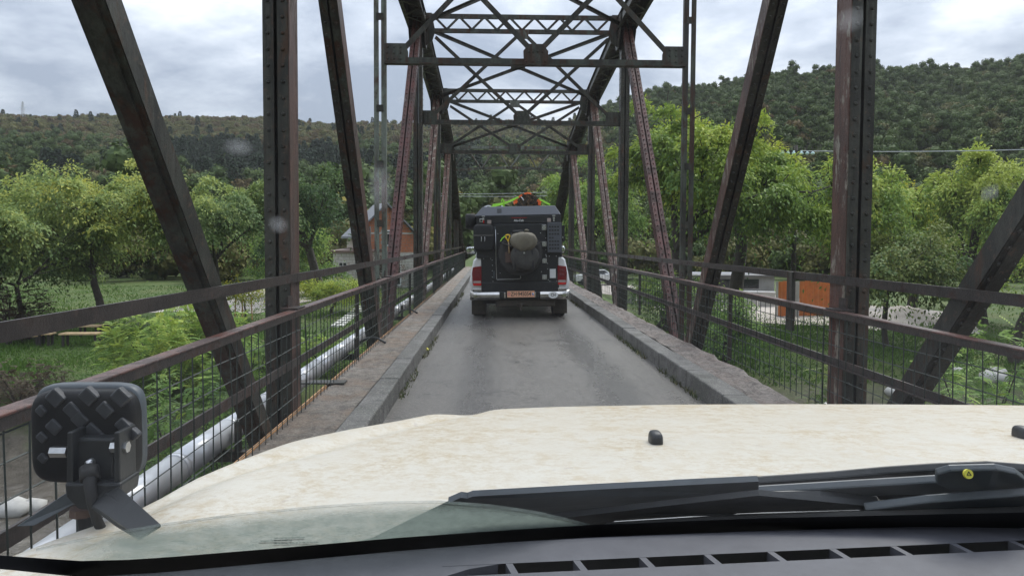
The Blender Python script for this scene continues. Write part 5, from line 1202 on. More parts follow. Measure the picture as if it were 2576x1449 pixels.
# number plate, oval sticker
pl = tc_('number_plate', 610, 890, 1106, 1172, -0.145, -0.137, 'plate', bevel=0.002)
text_mesh('ZH·945054', 0.107, 'plate_lettering', M['ink'], pl, Vector((T(750), -0.1462, Z(1139))), RX, 0.0006, sx=0.78, bold=0.0009)
mb = MB(); mb.prism([(T(617), -0.1468, Z(1126)), (T(640), -0.1468, Z(1126)), (T(640), -0.1468, Z(1142)), (T(628), -0.1468, Z(1154)), (T(617), -0.1468, Z(1142))], (0, 0.0012, 0)); sh_ = mb.build('emblem_shield', M['emblem_red'], pl)
mb = MB(); mb.mm(T(626.5), T(630.5), -0.148, -0.147, Z(1147), Z(1130)); mb.mm(T(620.5), T(636.5), -0.1482, -0.1471, Z(1140), Z(1136)); mb.build('emblem_cross', M['white_bright'], sh_)
mb = MB(); mb.prism([(T(864), -0.1468, Z(1126)), (T(884), -0.1468, Z(1126)), (T(884), -0.1468, Z(1142)), (T(874), -0.1468, Z(1154)), (T(864), -0.1468, Z(1142))], (0, 0.0012, 0)); sh_ = mb.build('emblem_shield', M['white_bright'], pl)
mb = MB(); mb.prism([(T(864), -0.1472, Z(1126)), (T(884), -0.1472, Z(1142)), (T(874), -0.1472, Z(1154)), (T(864), -0.1472, Z(1142))], (0, 0.0003, 0)); mb.build('emblem_field', M['emblem_blue'], sh_)
mb = MB(); mb.lathe([(0.0, 0.0), (1.0, 0.0)], (0, 0, 0), (0, 1, 0), 28); mb.v = [(T(1081) + x * 0.092, -0.1415, Z(1152) + z * 0.062) for x, y, z in mb.v]; ov = mb.build('country_oval', M['white_bright'], truck)
text_mesh('CH', 0.078, 'oval_lettering', M['ink'], ov, Vector((T(1081), -0.1425, Z(1153))), RX, 0.0005, sx=0.85, bold=0.0012)
# tow hitch
mb = MB(); mb.box((T(752), -0.07, Z(1262)), (0.06, 0.16, 0.06)); mb.tube([(T(752), -0.14, Z(1262)), (T(752), -0.17, Z(1285)), (T(752), -0.17, Z(1250))], 0.02, 8); mb.ell((T(752), -0.17, Z(1243)), (0.028, 0.028, 0.028), 12, 8); mb.box((T(752), -0.06, Z(1238)), (0.17, 0.02, 0.03)); mb.box((T(752), -0.15, Z(1290)), (0.05, 0.03, 0.05))
mb.tube([(T(703), -0.06, Z(1240)), (T(710), -0.10, Z(1262)), (T(735), -0.12, Z(1270))], 0.009, 6); mb.build('tow_hitch', M['mud'], truck, smooth=False)
# cab
mb = MB()
sidep = [(2.08, 0.5), (2.08, 1.2), (2.35, 1.70), (2.9, 1.80), (3.5, 1.76), (4.15, 1.24), (5.1, 1.10), (5.25, 0.95), (5.25, 0.45), (4.4, 0.42), (2.4, 0.42)]
def wx(z): return 0.93 if z < 1.25 else 0.93 - (z - 1.25) * 0.36
n = len(sidep); vs = [(s * wx(z), y, z) for s in (-1, 1) for y, z in sidep]
mb.add(vs, [tuple(range(n)), tuple(range(2 * n - 1, n - 1, -1))] + [(i, (i + 1) % n, n + (i + 1) % n, n + i) for i in range(n)]); cab = mb.build('cab', M['white_paint'], truck, bevel=0.03)
for s in (-1, 1):
    for wdw in ([(2.42, 1.24), (2.52, 1.64), (3.05, 1.70), (3.05, 1.22)], [(3.12, 1.22), (3.12, 1.70), (3.42, 1.68), (3.95, 1.24)]):
        mb = MB(); mb.prism([(s * (wx(z) + 0.004), y, z) for y, z in wdw], (-s * 0.03, 0, 0)); mb.build('side_window', M['glass_dark'], cab)
    mb = MB(); mb.ell((s * 1.075, 3.62, 1.285), (0.125, 0.07, 0.10), 16, 10, None, 0.55); mr = mb.build('wing_mirror', M['black_plastic'], truck, smooth=True)
    mb = MB(); mb.ell((s * 1.075, 3.556, 1.285), (0.108, 0.012, 0.083), 16, 8, None, 0.55); mb.build('mirror_glass', M['mirror'], mr, smooth=True)
    mb = MB(); mb.bar((s * 0.9, 3.63, 1.24), (s * 0.99, 3.63, 1.25), 0.06, 0.05); mb.build('mirror_arm', M['white_paint'], mr)
    mb = MB(); mb.mm(s * 0.925, s * 0.955, 3.2, 3.36, 1.0, 1.03); mb.build('door_handle', M['white_paint'], cab, bevel=0.008)
# ---- things carried by the truck
TR = truck.matrix_basis.copy() if False else Matrix.Translation(truck.location) @ truck.rotation_euler.to_matrix().to_4x4()
def carried(name, loc, label, cat, **kw):
    o = thing(name, TR @ Vector(loc), label, cat, local=True, rot=truck.rotation_euler, **kw); ORI[o.name] = Vector(loc); return o
def sag(v, th, ph, seed=0, amt=0.06):
    return v * (1 + amt * (math.sin(3 * ph + 2 * th + seed) + 0.6 * math.sin(7 * ph - 3 * th + seed * 2)))
bag = carried('spare_wheel_bag', (T(780), -0.30, Z(900)), 'khaki topped grey canvas bag strapped over the spare wheel', 'bag')
mb = MB(); mb.ell((T(782), -0.36, Z(768)), (0.262, 0.13, 0.235), 28, 20, lambda v, th, ph: sag(Vector((v.x * (1.0 - 0.10 * (v.z < 0)), v.y, v.z)), th, ph, 1, 0.05), 0.7); mb.build('bag_body', M['canvas_grey'], bag, smooth=True)
mb = MB()
mb.ell((T(783), -0.40, Z(600)), (0.25, 0.14, 0.16), 32, 20, lambda v, th, ph: sag(Vector((v.x * (1 - 0.55 * max(0, -v.z / 0.16) ** 1.5), v.y, v.z * (1.0 if v.z > 0 else 1.25))), th, ph, 4, 0.055) * (1 + 0.018 * math.sin(9 * ph + 3) * math.cos(2 * th)), 0.75)
mb.build('bag_cover', M['khaki'], bag, smooth=True)
mb = MB()
for x0, x1 in ((700, 690), (783, 780), (860, 872)): mb.bar((T(x0), -0.47, Z(690)), (T(x1), -0.46, Z(885)), 0.006, 0.03, (1, 0, 0))
mb.build('bag_seams', M['canvas_black'], bag)
mb = MB(); mb.box((T(782), -0.52, Z(716)), (0.03, 0.02, 0.03)); mb.build('bag_buckle', M['zinc'], bag)
mb = MB(); mb.tube([(T(540), -0.28, Z(605)), (T(600), -0.32, Z(630)), (T(660), -0.45, Z(650))], 0.012, 6); mb.tube([(T(962), -0.28, Z(607)), (T(925), -0.34, Z(628)), (T(905), -0.42, Z(636))], 0.008, 6); mb.build('bag_strap', M['canvas_grey'], bag)
mb = MB(); mb.tube([(T(548), -0.285, Z(598)), (T(568), -0.29, Z(568)), (T(598), -0.3, Z(545))], 0.012, 6); mb.build('lime_strap', M['lime'], bag)
mb = MB(); mb.ell((T(735), -0.25, Z(505)), (0.14, 0.07, 0.035), 14, 8, lambda v, th, ph: sag(v, th, ph, 2, 0.12)); mb.build('top_roll', M['canvas_black'], bag, smooth=True)
mb = MB(); mb.ell((T(812), -0.28, Z(492)), (0.045, 0.05, 0.022), 12, 8, lambda v, th, ph: sag(v, th, ph, 2, 0.12)); mb.build('glove', M['khaki'], bag, smooth=True)
sv = carried('shovel', (T(625), -0.33, Z(700)), 'shovel with yellow D-shaped grip behind the spare wheel bag', 'shovel')
mb = MB(); mb.tube([(T(600), -0.31, Z(548)), (T(604), -0.31, Z(538)), (T(622), -0.31, Z(535)), (T(640), -0.31, Z(539)), (T(643), -0.31, Z(550)), (T(634), -0.31, Z(576)), (T(628), -0.31, Z(590)), (T(620), -0.31, Z(590)), (T(609), -0.31, Z(574)), (T(600), -0.31, Z(548))], 0.013, 8)
mb.tube([(T(624), -0.31, Z(586)), (T(629), -0.31, Z(604))], 0.017, 8); mb.build('grip', M['yellow'], sv, smooth=True)
mb = MB(); mb.tube([(T(629), -0.31, Z(603)), (T(636), -0.305, Z(720))], 0.014, 8); mb.build('shaft', M['wood'], sv, smooth=True)
mb = MB(); mb.box((T(638), -0.30, Z(760)), (0.16, 0.01, 0.20)); mb.build('blade', M['rust_rim'], sv)
fw = carried('firewood_bundle', (T(840), 0.3, Z(240)), 'dark firewood bundle in an orange net strapped on the truck roof', 'firewood')
q = random.Random(11); cnt = 0
for j in range(7):
    for i in range(10):
        cx_ = 738 + i * 24 + (j % 2) * 11; r_ = Z(0); cz = 232 - j * 18
        wdt = 118 * math.sqrt(max(0, 1 - (j / 7.0) ** 2.2))
        if abs(cx_ - 842) > wdt: continue
        rad = q.uniform(0.019, 0.026); ln = 0.42; c = Vector((T(cx_) + q.gauss(0, 0.004), 0.22 + q.uniform(-0.03, 0.03), Z(cz) + 0.01))
        mb = MB(); mb.tube([c, c + Vector((0, ln, 0))], rad, 7, True); lg = mb.build('log', M['bark'], fw)
        mb = MB(); mb.lathe([(rad * 0.82, -0.002), (0, -0.003)], c, (0, 1, 0), 7); mb.build('cut_end', M['log_end'] if q.random() < 0.5 else M['mud'], lg); cnt += 1
def ribbon(pts, w, mat, name, parent, up=(0, -1, 0.3)):
    mb = MB()
    for a, b in zip(pts, pts[1:]): mb.bar(a, b, 0.006, w, up) if False else mb.bar(a, b, w, 0.006, up)
    return mb.build(name, mat, parent)
P3 = lambda c, r, y: Vector((T(c), y, Z(r)))
ribbon([P3(690, 200, .2), P3(712, 172, .2), P3(745, 140, .21), P3(790, 112, .22), P3(830, 100, .22), P3(860, 104, .22), P3(890, 120, .22)], 0.03, M['orange'], 'net_edge', fw, (0.3, -1, 0.3))
ribbon([P3(690, 200, .19), P3(705, 205, .19), P3(722, 180, .19)], 0.05, M['orange'], 'net_corner', fw)
ribbon([P3(940, 170, .19), P3(958, 195, .19), P3(955, 228, .19), P3(965, 185, .19)], 0.05, M['orange'], 'net_corner', fw)
ribbon([P3(700, 205, .5), P3(745, 130, .5), P3(830, 96, .5), P3(900, 112, .5), P3(965, 190, .5)], 0.3, M['orange'], 'net_sheet', fw, (0.2, 0, 1)).location = (0, 0.1, -0.012)
ribbon([P3(765, 140, .19), P3(782, 155, .19), P3(792, 178, .19)], 0.016, M['white_bright'], 'tag_end', fw)
ls = carried('lime_strap', (T(600), 0.25, Z(240)), 'lime green ratchet strap holding the firewood on the truck roof', 'strap')
ribbon([P3(450, 245, .16), P3(530, 222, .18), P3(600, 205, .2), P3(690, 165, .2), P3(740, 142, .2)], 0.034, M['lime'], 'strap_band', ls)
ribbon([P3(470, 218, .3), P3(560, 205, .3), P3(640, 185, .3), P3(735, 150, .28)], 0.03, M['lime'], 'strap_band', ls)
ribbon([P3(945, 165, .2), P3(985, 180, .2), P3(1030, 205, .2), P3(1068, 225, .2)], 0.034, M['lime'], 'strap_band', ls)
ribbon([P3(560, 190, .2), P3(572, 155, .2), P3(590, 185, .2), P3(592, 242, .2)], 0.022, M['lime'], 'strap_tail', ls)
ribbon([P3(555, 215, .19), P3(585, 240, .19), P3(580, 180, .19)], 0.02, M['lime'], 'strap_tail', ls)
ribbon([P3(385, 240, .2), P3(420, 228, .2), P3(450, 232, .2)], 0.02, M['white_bright'], 'strap_hook', ls)
ribbon([P3(560, 235, .18), P3(575, 238, .18)], 0.03, M['zinc'], 'ratchet', ls)

# ------------------------------------------------------------------ the car we sit in
car = thing('own_car', (0.4, 1.2, 0.3), 'white dusty car we sit in, seen over its dashboard and bonnet', 'car')
XM = 0.40
def Yb(X): return 0.965 - 0.13 * ((X - XM) / 0.9) ** 2
GU, GZ = (-0.72, 0.69), 1.10
def glass(X, s, off=0.0): return Vector((X, Yb(X) + GU[0] * s + 0.69 * off, GZ + GU[1] * s + 0.72 * off))
def gl(px, py, off=0.0):
    d = ray(px, py); lo, hi = 0.2, 2.5
    def F(t):
        p = Vector((0, 0, CAM_H)) + d * t - Vector((0, 0.69, 0.72)) * off; s = (p.z - GZ) / GU[1]; return p.y - (Yb(p.x) + GU[0] * s)
    for _ in range(50):
        m = (lo + hi) / 2
        if F(m) > 0: hi = m
        else: lo = m
    return Vector((0, 0, CAM_H)) + d * hi
def pl(x, tab): return interp(x, tab)
# --- bonnet: plan outline and crown
EDGE = [(-0.66, 0.97), (-0.64, 1.00), (-0.615, 1.03), (-0.572, 1.075), (-0.528, 1.14), (-0.49, 1.235), (-0.43, 1.34), (-0.38, 1.45), (-0.305, 1.55), (-0.21, 1.66), (-0.148, 1.745), (-0.04, 1.805), (0.163, 1.857), (0.48, 1.898), (0.8, 1.91), (1.12, 1.91), (1.42, 1.905), (1.6, 1.85), (1.7, 1.72), (1.76, 1.5), (1.8, 1.2)]
def yf(X): return interp(X, EDGE)
def yr(X): return min(Yb(X) + 0.012 if X < -0.16 else interp(X, [(-0.16, Yb(-0.16) + 0.012), (-0.05, 1.09), (0.3, 1.13), (0.36, 1.10), (1.0, 1.14), (1.6, 1.1)]), yf(X) - 0.02)
def hz(X, Y):
    a = abs(X - XM) * (1.0 if X < XM else 0.72)
    z = 1.122 - 0.006 * a * a - 0.045 * max(0, (Y - 1.1) / 0.8) ** 1.6
    z -= 0.05 * sstep(0.78, 1.12, a) 
    z -= 0.011 * math.exp(-((X - interp(Y, [(0.9, -0.60), (1.16, -0.50), (1.25, -0.435), (1.36, -0.345), (1.57, -0.225), (1.8, -0.05)])) / 0.035) ** 2) * (X < 0.2)
    return z
NXH, NYH = 170, 70
def hood_fn(u, v):
    X = -0.66 + 2.46 * u; ya, yb_ = yr(X), yf(X); k1 = 0.86
    if v <= k1: Y = ya + (yb_ - ya) * (v / k1); return (X, Y, hz(X, Y))
    t = (v - k1) / (1 - k1); a = abs(X - XM) * (1.0 if X < XM else 0.72); out = Vector((-(1 if X < XM else -1) * sstep(0.35, 0.9, a), 1.0 - 0.6 * sstep(0.5, 1.0, a), 0)).normalized()
    r = 0.03
    if t < 0.7: q = t / 0.7; ang = q * math.pi / 2; p = out * (r * math.sin(ang)); dz = -r * (1 - math.cos(ang))
    else: p = out * r; dz = -r - (t - 0.7) / 0.3 * 0.35
    return (X + p.x, yb_ + p.y, hz(X, yb_) + dz)
def hoodmat():
    k = NT('dusty_white_paint'); p = k.pos(); st = k.pos((0.8, 1.0, 1.0))
    base = (0.61, 0.585, 0.52)
    a = k.ramp(k.noise(st, 34, 10, 0.85), [(0.45, 0.0), (0.57, 1.0)]); b = k.ramp(k.noise(p, 4.5, 7, 0.65), [(0.36, 0.12), (0.62, 1.0)])
    gx_ = k.n('ShaderNodeSeparateXYZ'); k.l(k.n('ShaderNodeNewGeometry').outputs['Position'], gx_.inputs[0])
    f = k.math('ADD', k.math('MULTIPLY', k.math('MULTIPLY', a, b), 0.6), k.math('MULTIPLY', k.ramp(k.noise(p, 110, 4, 0.7), [(0.45, 0.0), (0.65, 1.0)]), 0.10))
    edge = k.n('ShaderNodeMapRange'); k.l(gx_.outputs[1], edge.inputs[0]); edge.inputs[1].default_value = 1.15; edge.inputs[2].default_value = 1.9; edge.inputs[3].default_value = 0.12; edge.inputs[4].default_value = 0.45
    f = k.math('ADD', f, k.math('MULTIPLY', edge.outputs[0], k.ramp(k.noise(st, 12, 7, 0.7), [(0.3, 0.35), (0.7, 1.0)])))
    c = k.mix(f, base, (0.38, 0.285, 0.15))
    sp_ = k.ramp(k.noise(p, 38, 2, 0.5), [(0.70, 0.0), (0.75, 0.5)]); c = k.mix(sp_, c, (0.36, 0.30, 0.26))
    return k.done(k.bsdf(c, k.math('ADD', 0.32, k.math('MULTIPLY', f, 0.35)), 0, k.noise(p, 90, 4), 0.08, 0.002, 0.45))
mb = MB(); mb.grid(hood_fn, NXH, NYH); hood = mb.build('bonnet', hoodmat(), car, smooth=True)
for X, Y in ((0.315, 1.41), (1.075, 1.46)):
    mb = MB(); mb.ell((X, Y, hz(X, Y) + 0.004), (0.0125, 0.022, 0.019), 14, 10, None, 0.6); mb.build('washer_nozzle', M['black_plastic'], hood, smooth=True)
# --- cowl panel under the wipers
def cow(pts, mat, name, parent=car, off=0.02, th=0.008):
    P = [gl(x, y, off) for x, y in pts]; mb = MB(); mb.prism(P, Vector((0, -0.69, -0.72)) * th); return mb.build(name, M[mat], parent)
mb = MB(); mb.grid(lambda u, v: (-0.30 + 1.9 * u, (0.90 + v * 0.40) - 0.06 * (u < 0.0), 1.075 - 0.012 * math.cos(v * 3)), 20, 4); mb.build('cowl_base', M['black_plastic'], car)
cow([(1128, 1250), (1160, 1236), (1176, 1238), (1190, 1233), (1500, 1216), (1905, 1196), (1905, 1229), (1700, 1252), (1440, 1282), (1330, 1292), (1240, 1268)], 'cowl', 'cowl_panel', off=0.05)
cow([(1330, 1294), (1445, 1284), (1700, 1254), (1905, 1231), (2230, 1262), (2576, 1240), (2640, 1300), (1500, 1330)], 'black_plastic', 'cowl_grille', off=0.035)
# --- wipers
def strip(pts, mat, name, parent, off, th=0.012):
    """tapered flat arm on the glass; pts: (px, py, half width px)"""
    P = [(gl(x, y - h, off), gl(x, y + h, off)) for x, y, h in pts]; mb = MB(); dn = Vector((0, -0.69, -0.72)) * th
    vs = []
    for a, b in P: vs += [a, b, b + dn, a + dn]
    n = len(P); fs = [(4 * i + j, 4 * i + (j + 1) % 4, 4 * i + 4 + (j + 1) % 4, 4 * i + 4 + j) for i in range(n - 1) for j in range(4)] + [(0, 1, 2, 3), tuple(4 * n - 4 + j for j in range(4))]
    mb.add(vs, fs); return mb.build(name, M[mat], parent, bevel=0.0025)
w1 = thing('windscreen_wiper', gl(2440, 1215, 0.05), 'black windscreen wiper with yellow dot on its pivot cover', 'wiper')
strip([(1536, 1302, 6), (1600, 1280, 8), (1700, 1262, 10), (1905, 1228, 9), (2100, 1218, 11), (2380, 1206, 16), (2440, 1204, 20), (2530, 1204, 24), (2572, 1212, 20)], 'cowl', 'arm', w1, 0.055)
pv = strip([(2350, 1188, 12), (2385, 1190, 24), (2500, 1191, 28), (2550, 1198, 24), (2572, 1206, 16)], 'cowl', 'pivot_cover', w1, 0.042, 0.010)
mb = MB(); c_ = gl(2428, 1188, 0.0305); mb.lathe([(0.0, 0.001), (0.0056, 0.001), (0.0059, -0.002)], c_ - Vector((0, 0.006, 0)), (0, -1, 0.3), 20); dt = mb.build('dot_sticker', M['sticker_yellow'], pv)
mb = MB(); u_ = Vector((1, 0, 0)); v_ = Vector((0, 0.287, 0.958)); o_ = c_ - Vector((0, 0.006, 0)) + Vector((0, -0.958, 0.287)) * 0.0014
for i in range(3):
    a0, a1 = R(90 + 120 * i), R(210 + 120 * i); mb.bar(o_ + (u_ * math.cos(a0) + v_ * math.sin(a0)) * 0.003, o_ + (u_ * math.cos(a1) + v_ * math.sin(a1)) * 0.003, 0.0007, 0.0006, (0, -0.958, 0.287))
mb.build('triangle_mark', M['ink'], dt)
strip([(1923, 1240, 7), (2060, 1238, 9), (2204, 1252, 7), (2216, 1262, 4)], 'black_plastic', 'yoke', w1, 0.045)
strip([(1560, 1302, 5), (1620, 1276, 6), (1740, 1268, 5), (1840, 1274, 5), (1848, 1288, 4)], 'black_plastic', 'yoke', w1, 0.04)
strip([(1960, 1292, 4), (1972, 1276, 5), (2060, 1262, 5), (2230, 1262, 6), (2240, 1280, 4)], 'black_plastic', 'yoke', w1, 0.04)
bl = strip([(1520, 1318, 6), (1870, 1299, 7), (2220, 1288, 7), (2640, 1276, 8)], 'rubber', 'blade', w1, 0.018)
strip([(1543, 1309, 1.8), (1870, 1289, 2.2), (2220, 1279, 2.2), (2640, 1266, 2.4)], 'chrome', 'spring_strip', bl, 0.026, 0.003)
w2 = thing('windscreen_wiper', gl(2100, 1185, 0.07), 'thin upper windscreen wiper lying along the bonnet edge', 'wiper')
strip([(1690, 1213, 9), (1903, 1202, 8)], 'cowl', 'blade', w2, 0.085)
strip([(1880, 1203, 6), (2100, 1188, 6), (2230, 1176, 6), (2350, 1169, 7), (2480, 1166, 9), (2520, 1172, 12), (2640, 1185, 16)], 'black_plastic', 'arm', w2, 0.08)
strip([(2170, 1272, 10), (2330, 1258, 16), (2640, 1240, 22)], 'cowl', 'pivot_shroud', w2, 0.03)
# --- windscreen
def glassmat():
    k = NT('windscreen_glass'); tr = k.n('ShaderNodeBsdfTransparent'); tr.inputs[0].default_value = (0.965, 0.985, 0.975, 1)
    g = k.n('ShaderNodeBsdfGlossy'); g.inputs['Roughness'].default_value = 0.02; g.inputs[0].default_value = (1, 1, 1, 1)
    fr = k.n('ShaderNodeFresnel'); k.l(k.math('SUBTRACT', 1.22, k.math('MULTIPLY', k.n('ShaderNodeNewGeometry').outputs['Backfacing'], 1.22 - 1 / 1.22)), fr.inputs[0]); mx = k.n('ShaderNodeMixShader'); k.l(fr.outputs[0], mx.inputs[0]); k.l(tr.outputs[0], mx.inputs[1]); k.l(g.outputs[0], mx.inputs[2])
    d = k.n('ShaderNodeBsdfTranslucent'); d.inputs[0].default_value = (0.4, 0.4, 0.39, 1); m2 = k.n('ShaderNodeMixShader')
    k.l(k.ramp(k.noise(k.pos(), 6, 6, 0.6), [(0.35, 0.003), (0.8, 0.02)]), m2.inputs[0]); k.l(mx.outputs[0], m2.inputs[1]); k.l(d.outputs[0], m2.inputs[2]); return k.done(m2.outputs[0])
mb = MB(); mb.grid(lambda u, v: glass(-0.62 + 2.04 * u, -0.02 + 1.25 * v), 30, 4); wsc = mb.build('windscreen', glassmat(), car, smooth=True)
def film_mat(name, col, amt, tex, lo=0.35, hi=0.65, fade=False):
    k = NT(name); tr = k.n('ShaderNodeBsdfTransparent'); d = k.n('ShaderNodeBsdfTranslucent'); d.inputs[0].default_value = (*col, 1)
    mx = k.n('ShaderNodeMixShader'); fa = k.ramp(k.noise(k.pos(), tex, 7, 0.7), [(lo, amt[0]), (hi, amt[1])])
    if fade: at_ = k.n('ShaderNodeAttribute'); at_.attribute_name = 'cover'; fa = k.math('MULTIPLY', fa, at_.outputs['Fac'])
    k.l(fa, mx.inputs[0]); k.l(tr.outputs[0], mx.inputs[1]); k.l(d.outputs[0], mx.inputs[2]); return k.done(mx.outputs[0])
ARC = [(90, 1384), (260, 1346), (400, 1322), (600, 1295), (800, 1276), (950, 1266), (1100, 1263), (1230, 1272), (1340, 1288), (1430, 1308), (1500, 1328)]
BTOP = [(-140, 1386), (0, 1396), (200, 1410), (330, 1407), (430, 1400), (700, 1378), (1000, 1352), (1300, 1331), (1500, 1319), (1900, 1303), (2576, 1288), (2720, 1285)]
BBOT = [(-140, 1416), (0, 1424), (200, 1445), (330, 1446), (430, 1440), (700, 1420), (1000, 1394), (1300, 1373), (1500, 1362), (1900, 1345), (2576, 1322), (2720, 1318)]
def film(u, v):
    x = 90 + 1410 * u; y0 = interp(x, ARC); y1 = interp(x, BTOP) + 4; return gl(x, y0 + (max(y0 + 1, y1) - y0) * v, 0.004)
mb = MB(); mb.grid(film, 40, 12); fo = mb.build('unwiped_film', film_mat('film', (0.155, 0.185, 0.165), (0.72, 0.92), 60, fade=True), wsc, smooth=True)
ca = fo.data.attributes.new('cover', 'FLOAT', 'POINT'); ca.data.foreach_set('value', [min(1, 0.35 + (j / 12) / 0.30 * 0.65) * min(1, (i / 40) / 0.16) for j in range(13) for i in range(41)]); fo['label'] = 'greenish grey unwiped film low on the glass'
mb = MB(); mb.grid(lambda u, v: gl(90 + 1400 * u, interp(90 + 1400 * u, ARC) - 5 + 7 * v, 0.0055), 40, 1); mb.build('wiper_edge_streak', film_mat('streak', (0.16, 0.19, 0.18), (0.2, 0.6), 20), wsc, smooth=True)
mb = MB(); mb.grid(lambda u, v: gl(-140 + 2860 * u, interp(-140 + 2860 * u, BTOP) + (interp(-140 + 2860 * u, BBOT) + 6 - interp(-140 + 2860 * u, BTOP)) * v, -0.004), 50, 2); mb.build('black_border', simple('frit', (0.004, 0.004, 0.0045), 0.6, bump=0), wsc, smooth=True)
# printed glass mark, too small to read
mb = MB(); qr = random.Random(2)
for row, (y_, x0, x1) in enumerate(((1353, 690, 760), (1359, 655, 735), (1366, 690, 800))):
    x = x0
    while x < x1:
        w_ = qr.uniform(3, 9); p0, p1 = gl(x, y_ - 1.5 - (x - 700) * 0.03, 0.006), gl(x + w_, y_ + 1.6 - (x - 700) * 0.03, 0.006); p01, p10 = gl(x + w_, y_ - 1.5 - (x - 700) * 0.03, 0.006), gl(x, y_ + 1.6 - (x - 700) * 0.03, 0.006)
        mb.add([p0, p01, p1, p10], [(0, 1, 2, 3)]); x += w_ + qr.uniform(0.5, 3)
mb.build('glass_stamp', M['ink'], wsc)
# a few dried drops and smears on the glass
def smear_mat():
    k = NT('dried_drop'); tcn = k.n('ShaderNodeTexCoord'); sep = k.n('ShaderNodeVectorMath', operation='LENGTH'); mp_ = k.n('ShaderNodeMapping'); mp_.inputs['Location'].default_value = (-1, -1, 0); mp_.inputs['Scale'].default_value = (2, 2, 0)
    k.l(tcn.outputs['Generated'], mp_.inputs[0]); k.l(mp_.outputs[0], sep.inputs[0])
    tr = k.n('ShaderNodeBsdfTransparent'); d = k.n('ShaderNodeBsdfTranslucent'); d.inputs[0].default_value = (0.45, 0.46, 0.48, 1); mx = k.n('ShaderNodeMixShader')
    k.l(k.ramp(sep.outputs['Value'], [(0.0, 0.20), (0.55, 0.10), (0.95, 0.0)]), mx.inputs[0]); k.l(tr.outputs[0], mx.inputs[1]); k.l(d.outputs[0], mx.inputs[2]); return k.done(mx.outputs[0])
sm_ = smear_mat()
for px, py, w_, h_ in ((2140, 50, 32, 40), (600, 370, 40, 26), (700, 565, 26, 26), (958, 470, 34, 70), (2490, 485, 22, 26), (1010, 250, 14, 14)):
    mb = MB(); c_ = gl(px, py, 0.004); mb.grid(lambda u, v: gl(px + (u - 0.5) * 2 * w_, py + (v - 0.5) * 2 * h_, 0.004), 2, 2); o_ = mb.build('dried_drop', sm_, wsc)
    # flatten the mesh frame onto the glass so that the drop's own coordinates follow it
    me = o_.data; 
    a = me.vertices[0].co.copy(); ux = (me.vertices[2].co - a); vy = (me.vertices[6].co - a); fr_ = Matrix((ux.normalized(), (vy - ux.normalized() * vy.dot(ux.normalized())).normalized(), ux.cross(vy).normalized())).transposed()
    me.transform(Matrix.Translation(-a)); me.transform(fr_.to_4x4().inverted()); o_.matrix_basis = Matrix.Translation(a) @ fr_.to_4x4()
# --- dashboard
DZ = 1.14
def dp(px, py): return at(px, py, Z=DZ)
def dashmat():
    k = NT('dash_plastic'); p = k.pos()
    return k.done(k.bsdf(k.ramp(k.noise(p, 30, 6, 0.7), [(0.3, (0.070, 0.072, 0.084)), (0.7, (0.094, 0.096, 0.110))]), 0.5, 0, k.noise(p, 700, 3, 0.6), 0.25, 0.0008, 0.4))
M['dash'] = dashmat()
def row_y(X, k_): return 0.8140 + 0.0905 * (X - 0.034) - 0.026 * k_
def far_y(X):
    # far edge of the dash in plan
    return interp(X, [(-0.62, 0.800), (-0.50, 0.802), (-0.42, 0.807), (-0.36, 0.815), (-0.25, 0.838), (-0.11, 0.868), (0.02, 0.892), (0.12, 0.905), (0.32, 0.922), (0.66, 0.942), (1.3, 0.955)])
mb = MB(); X0, X1, XS = -0.62, 1.32, -0.056
def strip_grid(fa, fb, x0, x1, n=40, m=8):
    mb.grid(lambda u, v: (x0 + (x1 - x0) * u, fa(x0 + (x1 - x0) * u) + (fb(x0 + (x1 - x0) * u) - fa(x0 + (x1 - x0) * u)) * v, DZ - 0.010 * max(0.0, 1 - (far_y(x0 + (x1 - x0) * u) - (fa(x0 + (x1 - x0) * u) + (fb(x0 + (x1 - x0) * u) - fa(x0 + (x1 - x0) * u)) * v)) / 0.03) ** 2), n, m)
strip_grid(lambda X: row_y(X, 0), far_y, XS, X1); strip_grid(lambda X: 0.30, lambda X: row_y(X, 1), XS, X1); strip_grid(lambda X: row_y(X, 0), far_y, X0, XS, 20, 8); strip_grid(lambda X: 0.30, lambda X: row_y(X, 0), X0, XS, 20, 8)
pitch = 0.0765; x = XS; bars = []
while x < X1: bars.append(x); x += pitch
for x in bars: mb.hexa([(x, row_y(x, 1), DZ - 0.045), (x + 0.008, row_y(x, 1), DZ - 0.045), (x + 0.002, row_y(x, 0), DZ - 0.045), (x - 0.006, row_y(x, 0), DZ - 0.045), (x, row_y(x, 1), DZ - 0.0002), (x + 0.008, row_y(x, 1), DZ - 0.0002), (x + 0.002, row_y(x, 0), DZ - 0.0002), (x - 0.006, row_y(x, 0), DZ - 0.0002)])
mb.prism([(XS - 0.001, row_y(XS, 0), DZ - 0.0003), (XS + 0.062, row_y(XS + 0.062, 0), DZ - 0.0003), (XS + 0.03, row_y(XS + 0.03, 0.35), DZ - 0.0003), (XS + 0.002, row_y(XS, 1), DZ - 0.0003)], (0, 0, -0.045))
mb.grid(lambda u, v: (X0 + (X1 - X0) * u, far_y(X0 + (X1 - X0) * u) + 0.012 * v, DZ - 0.010 - 0.10 * v), 40, 2)
dash = mb.build('dashboard', M['dash'], car, smooth=False)
mb = MB()
mb.grid(lambda u, v: (XS + (X1 - XS) * u, row_y(XS + (X1 - XS) * u, 1) + 0.026 * v, DZ - 0.050), 30, 1); mb.build('vent_floor', M['ink'], dash)
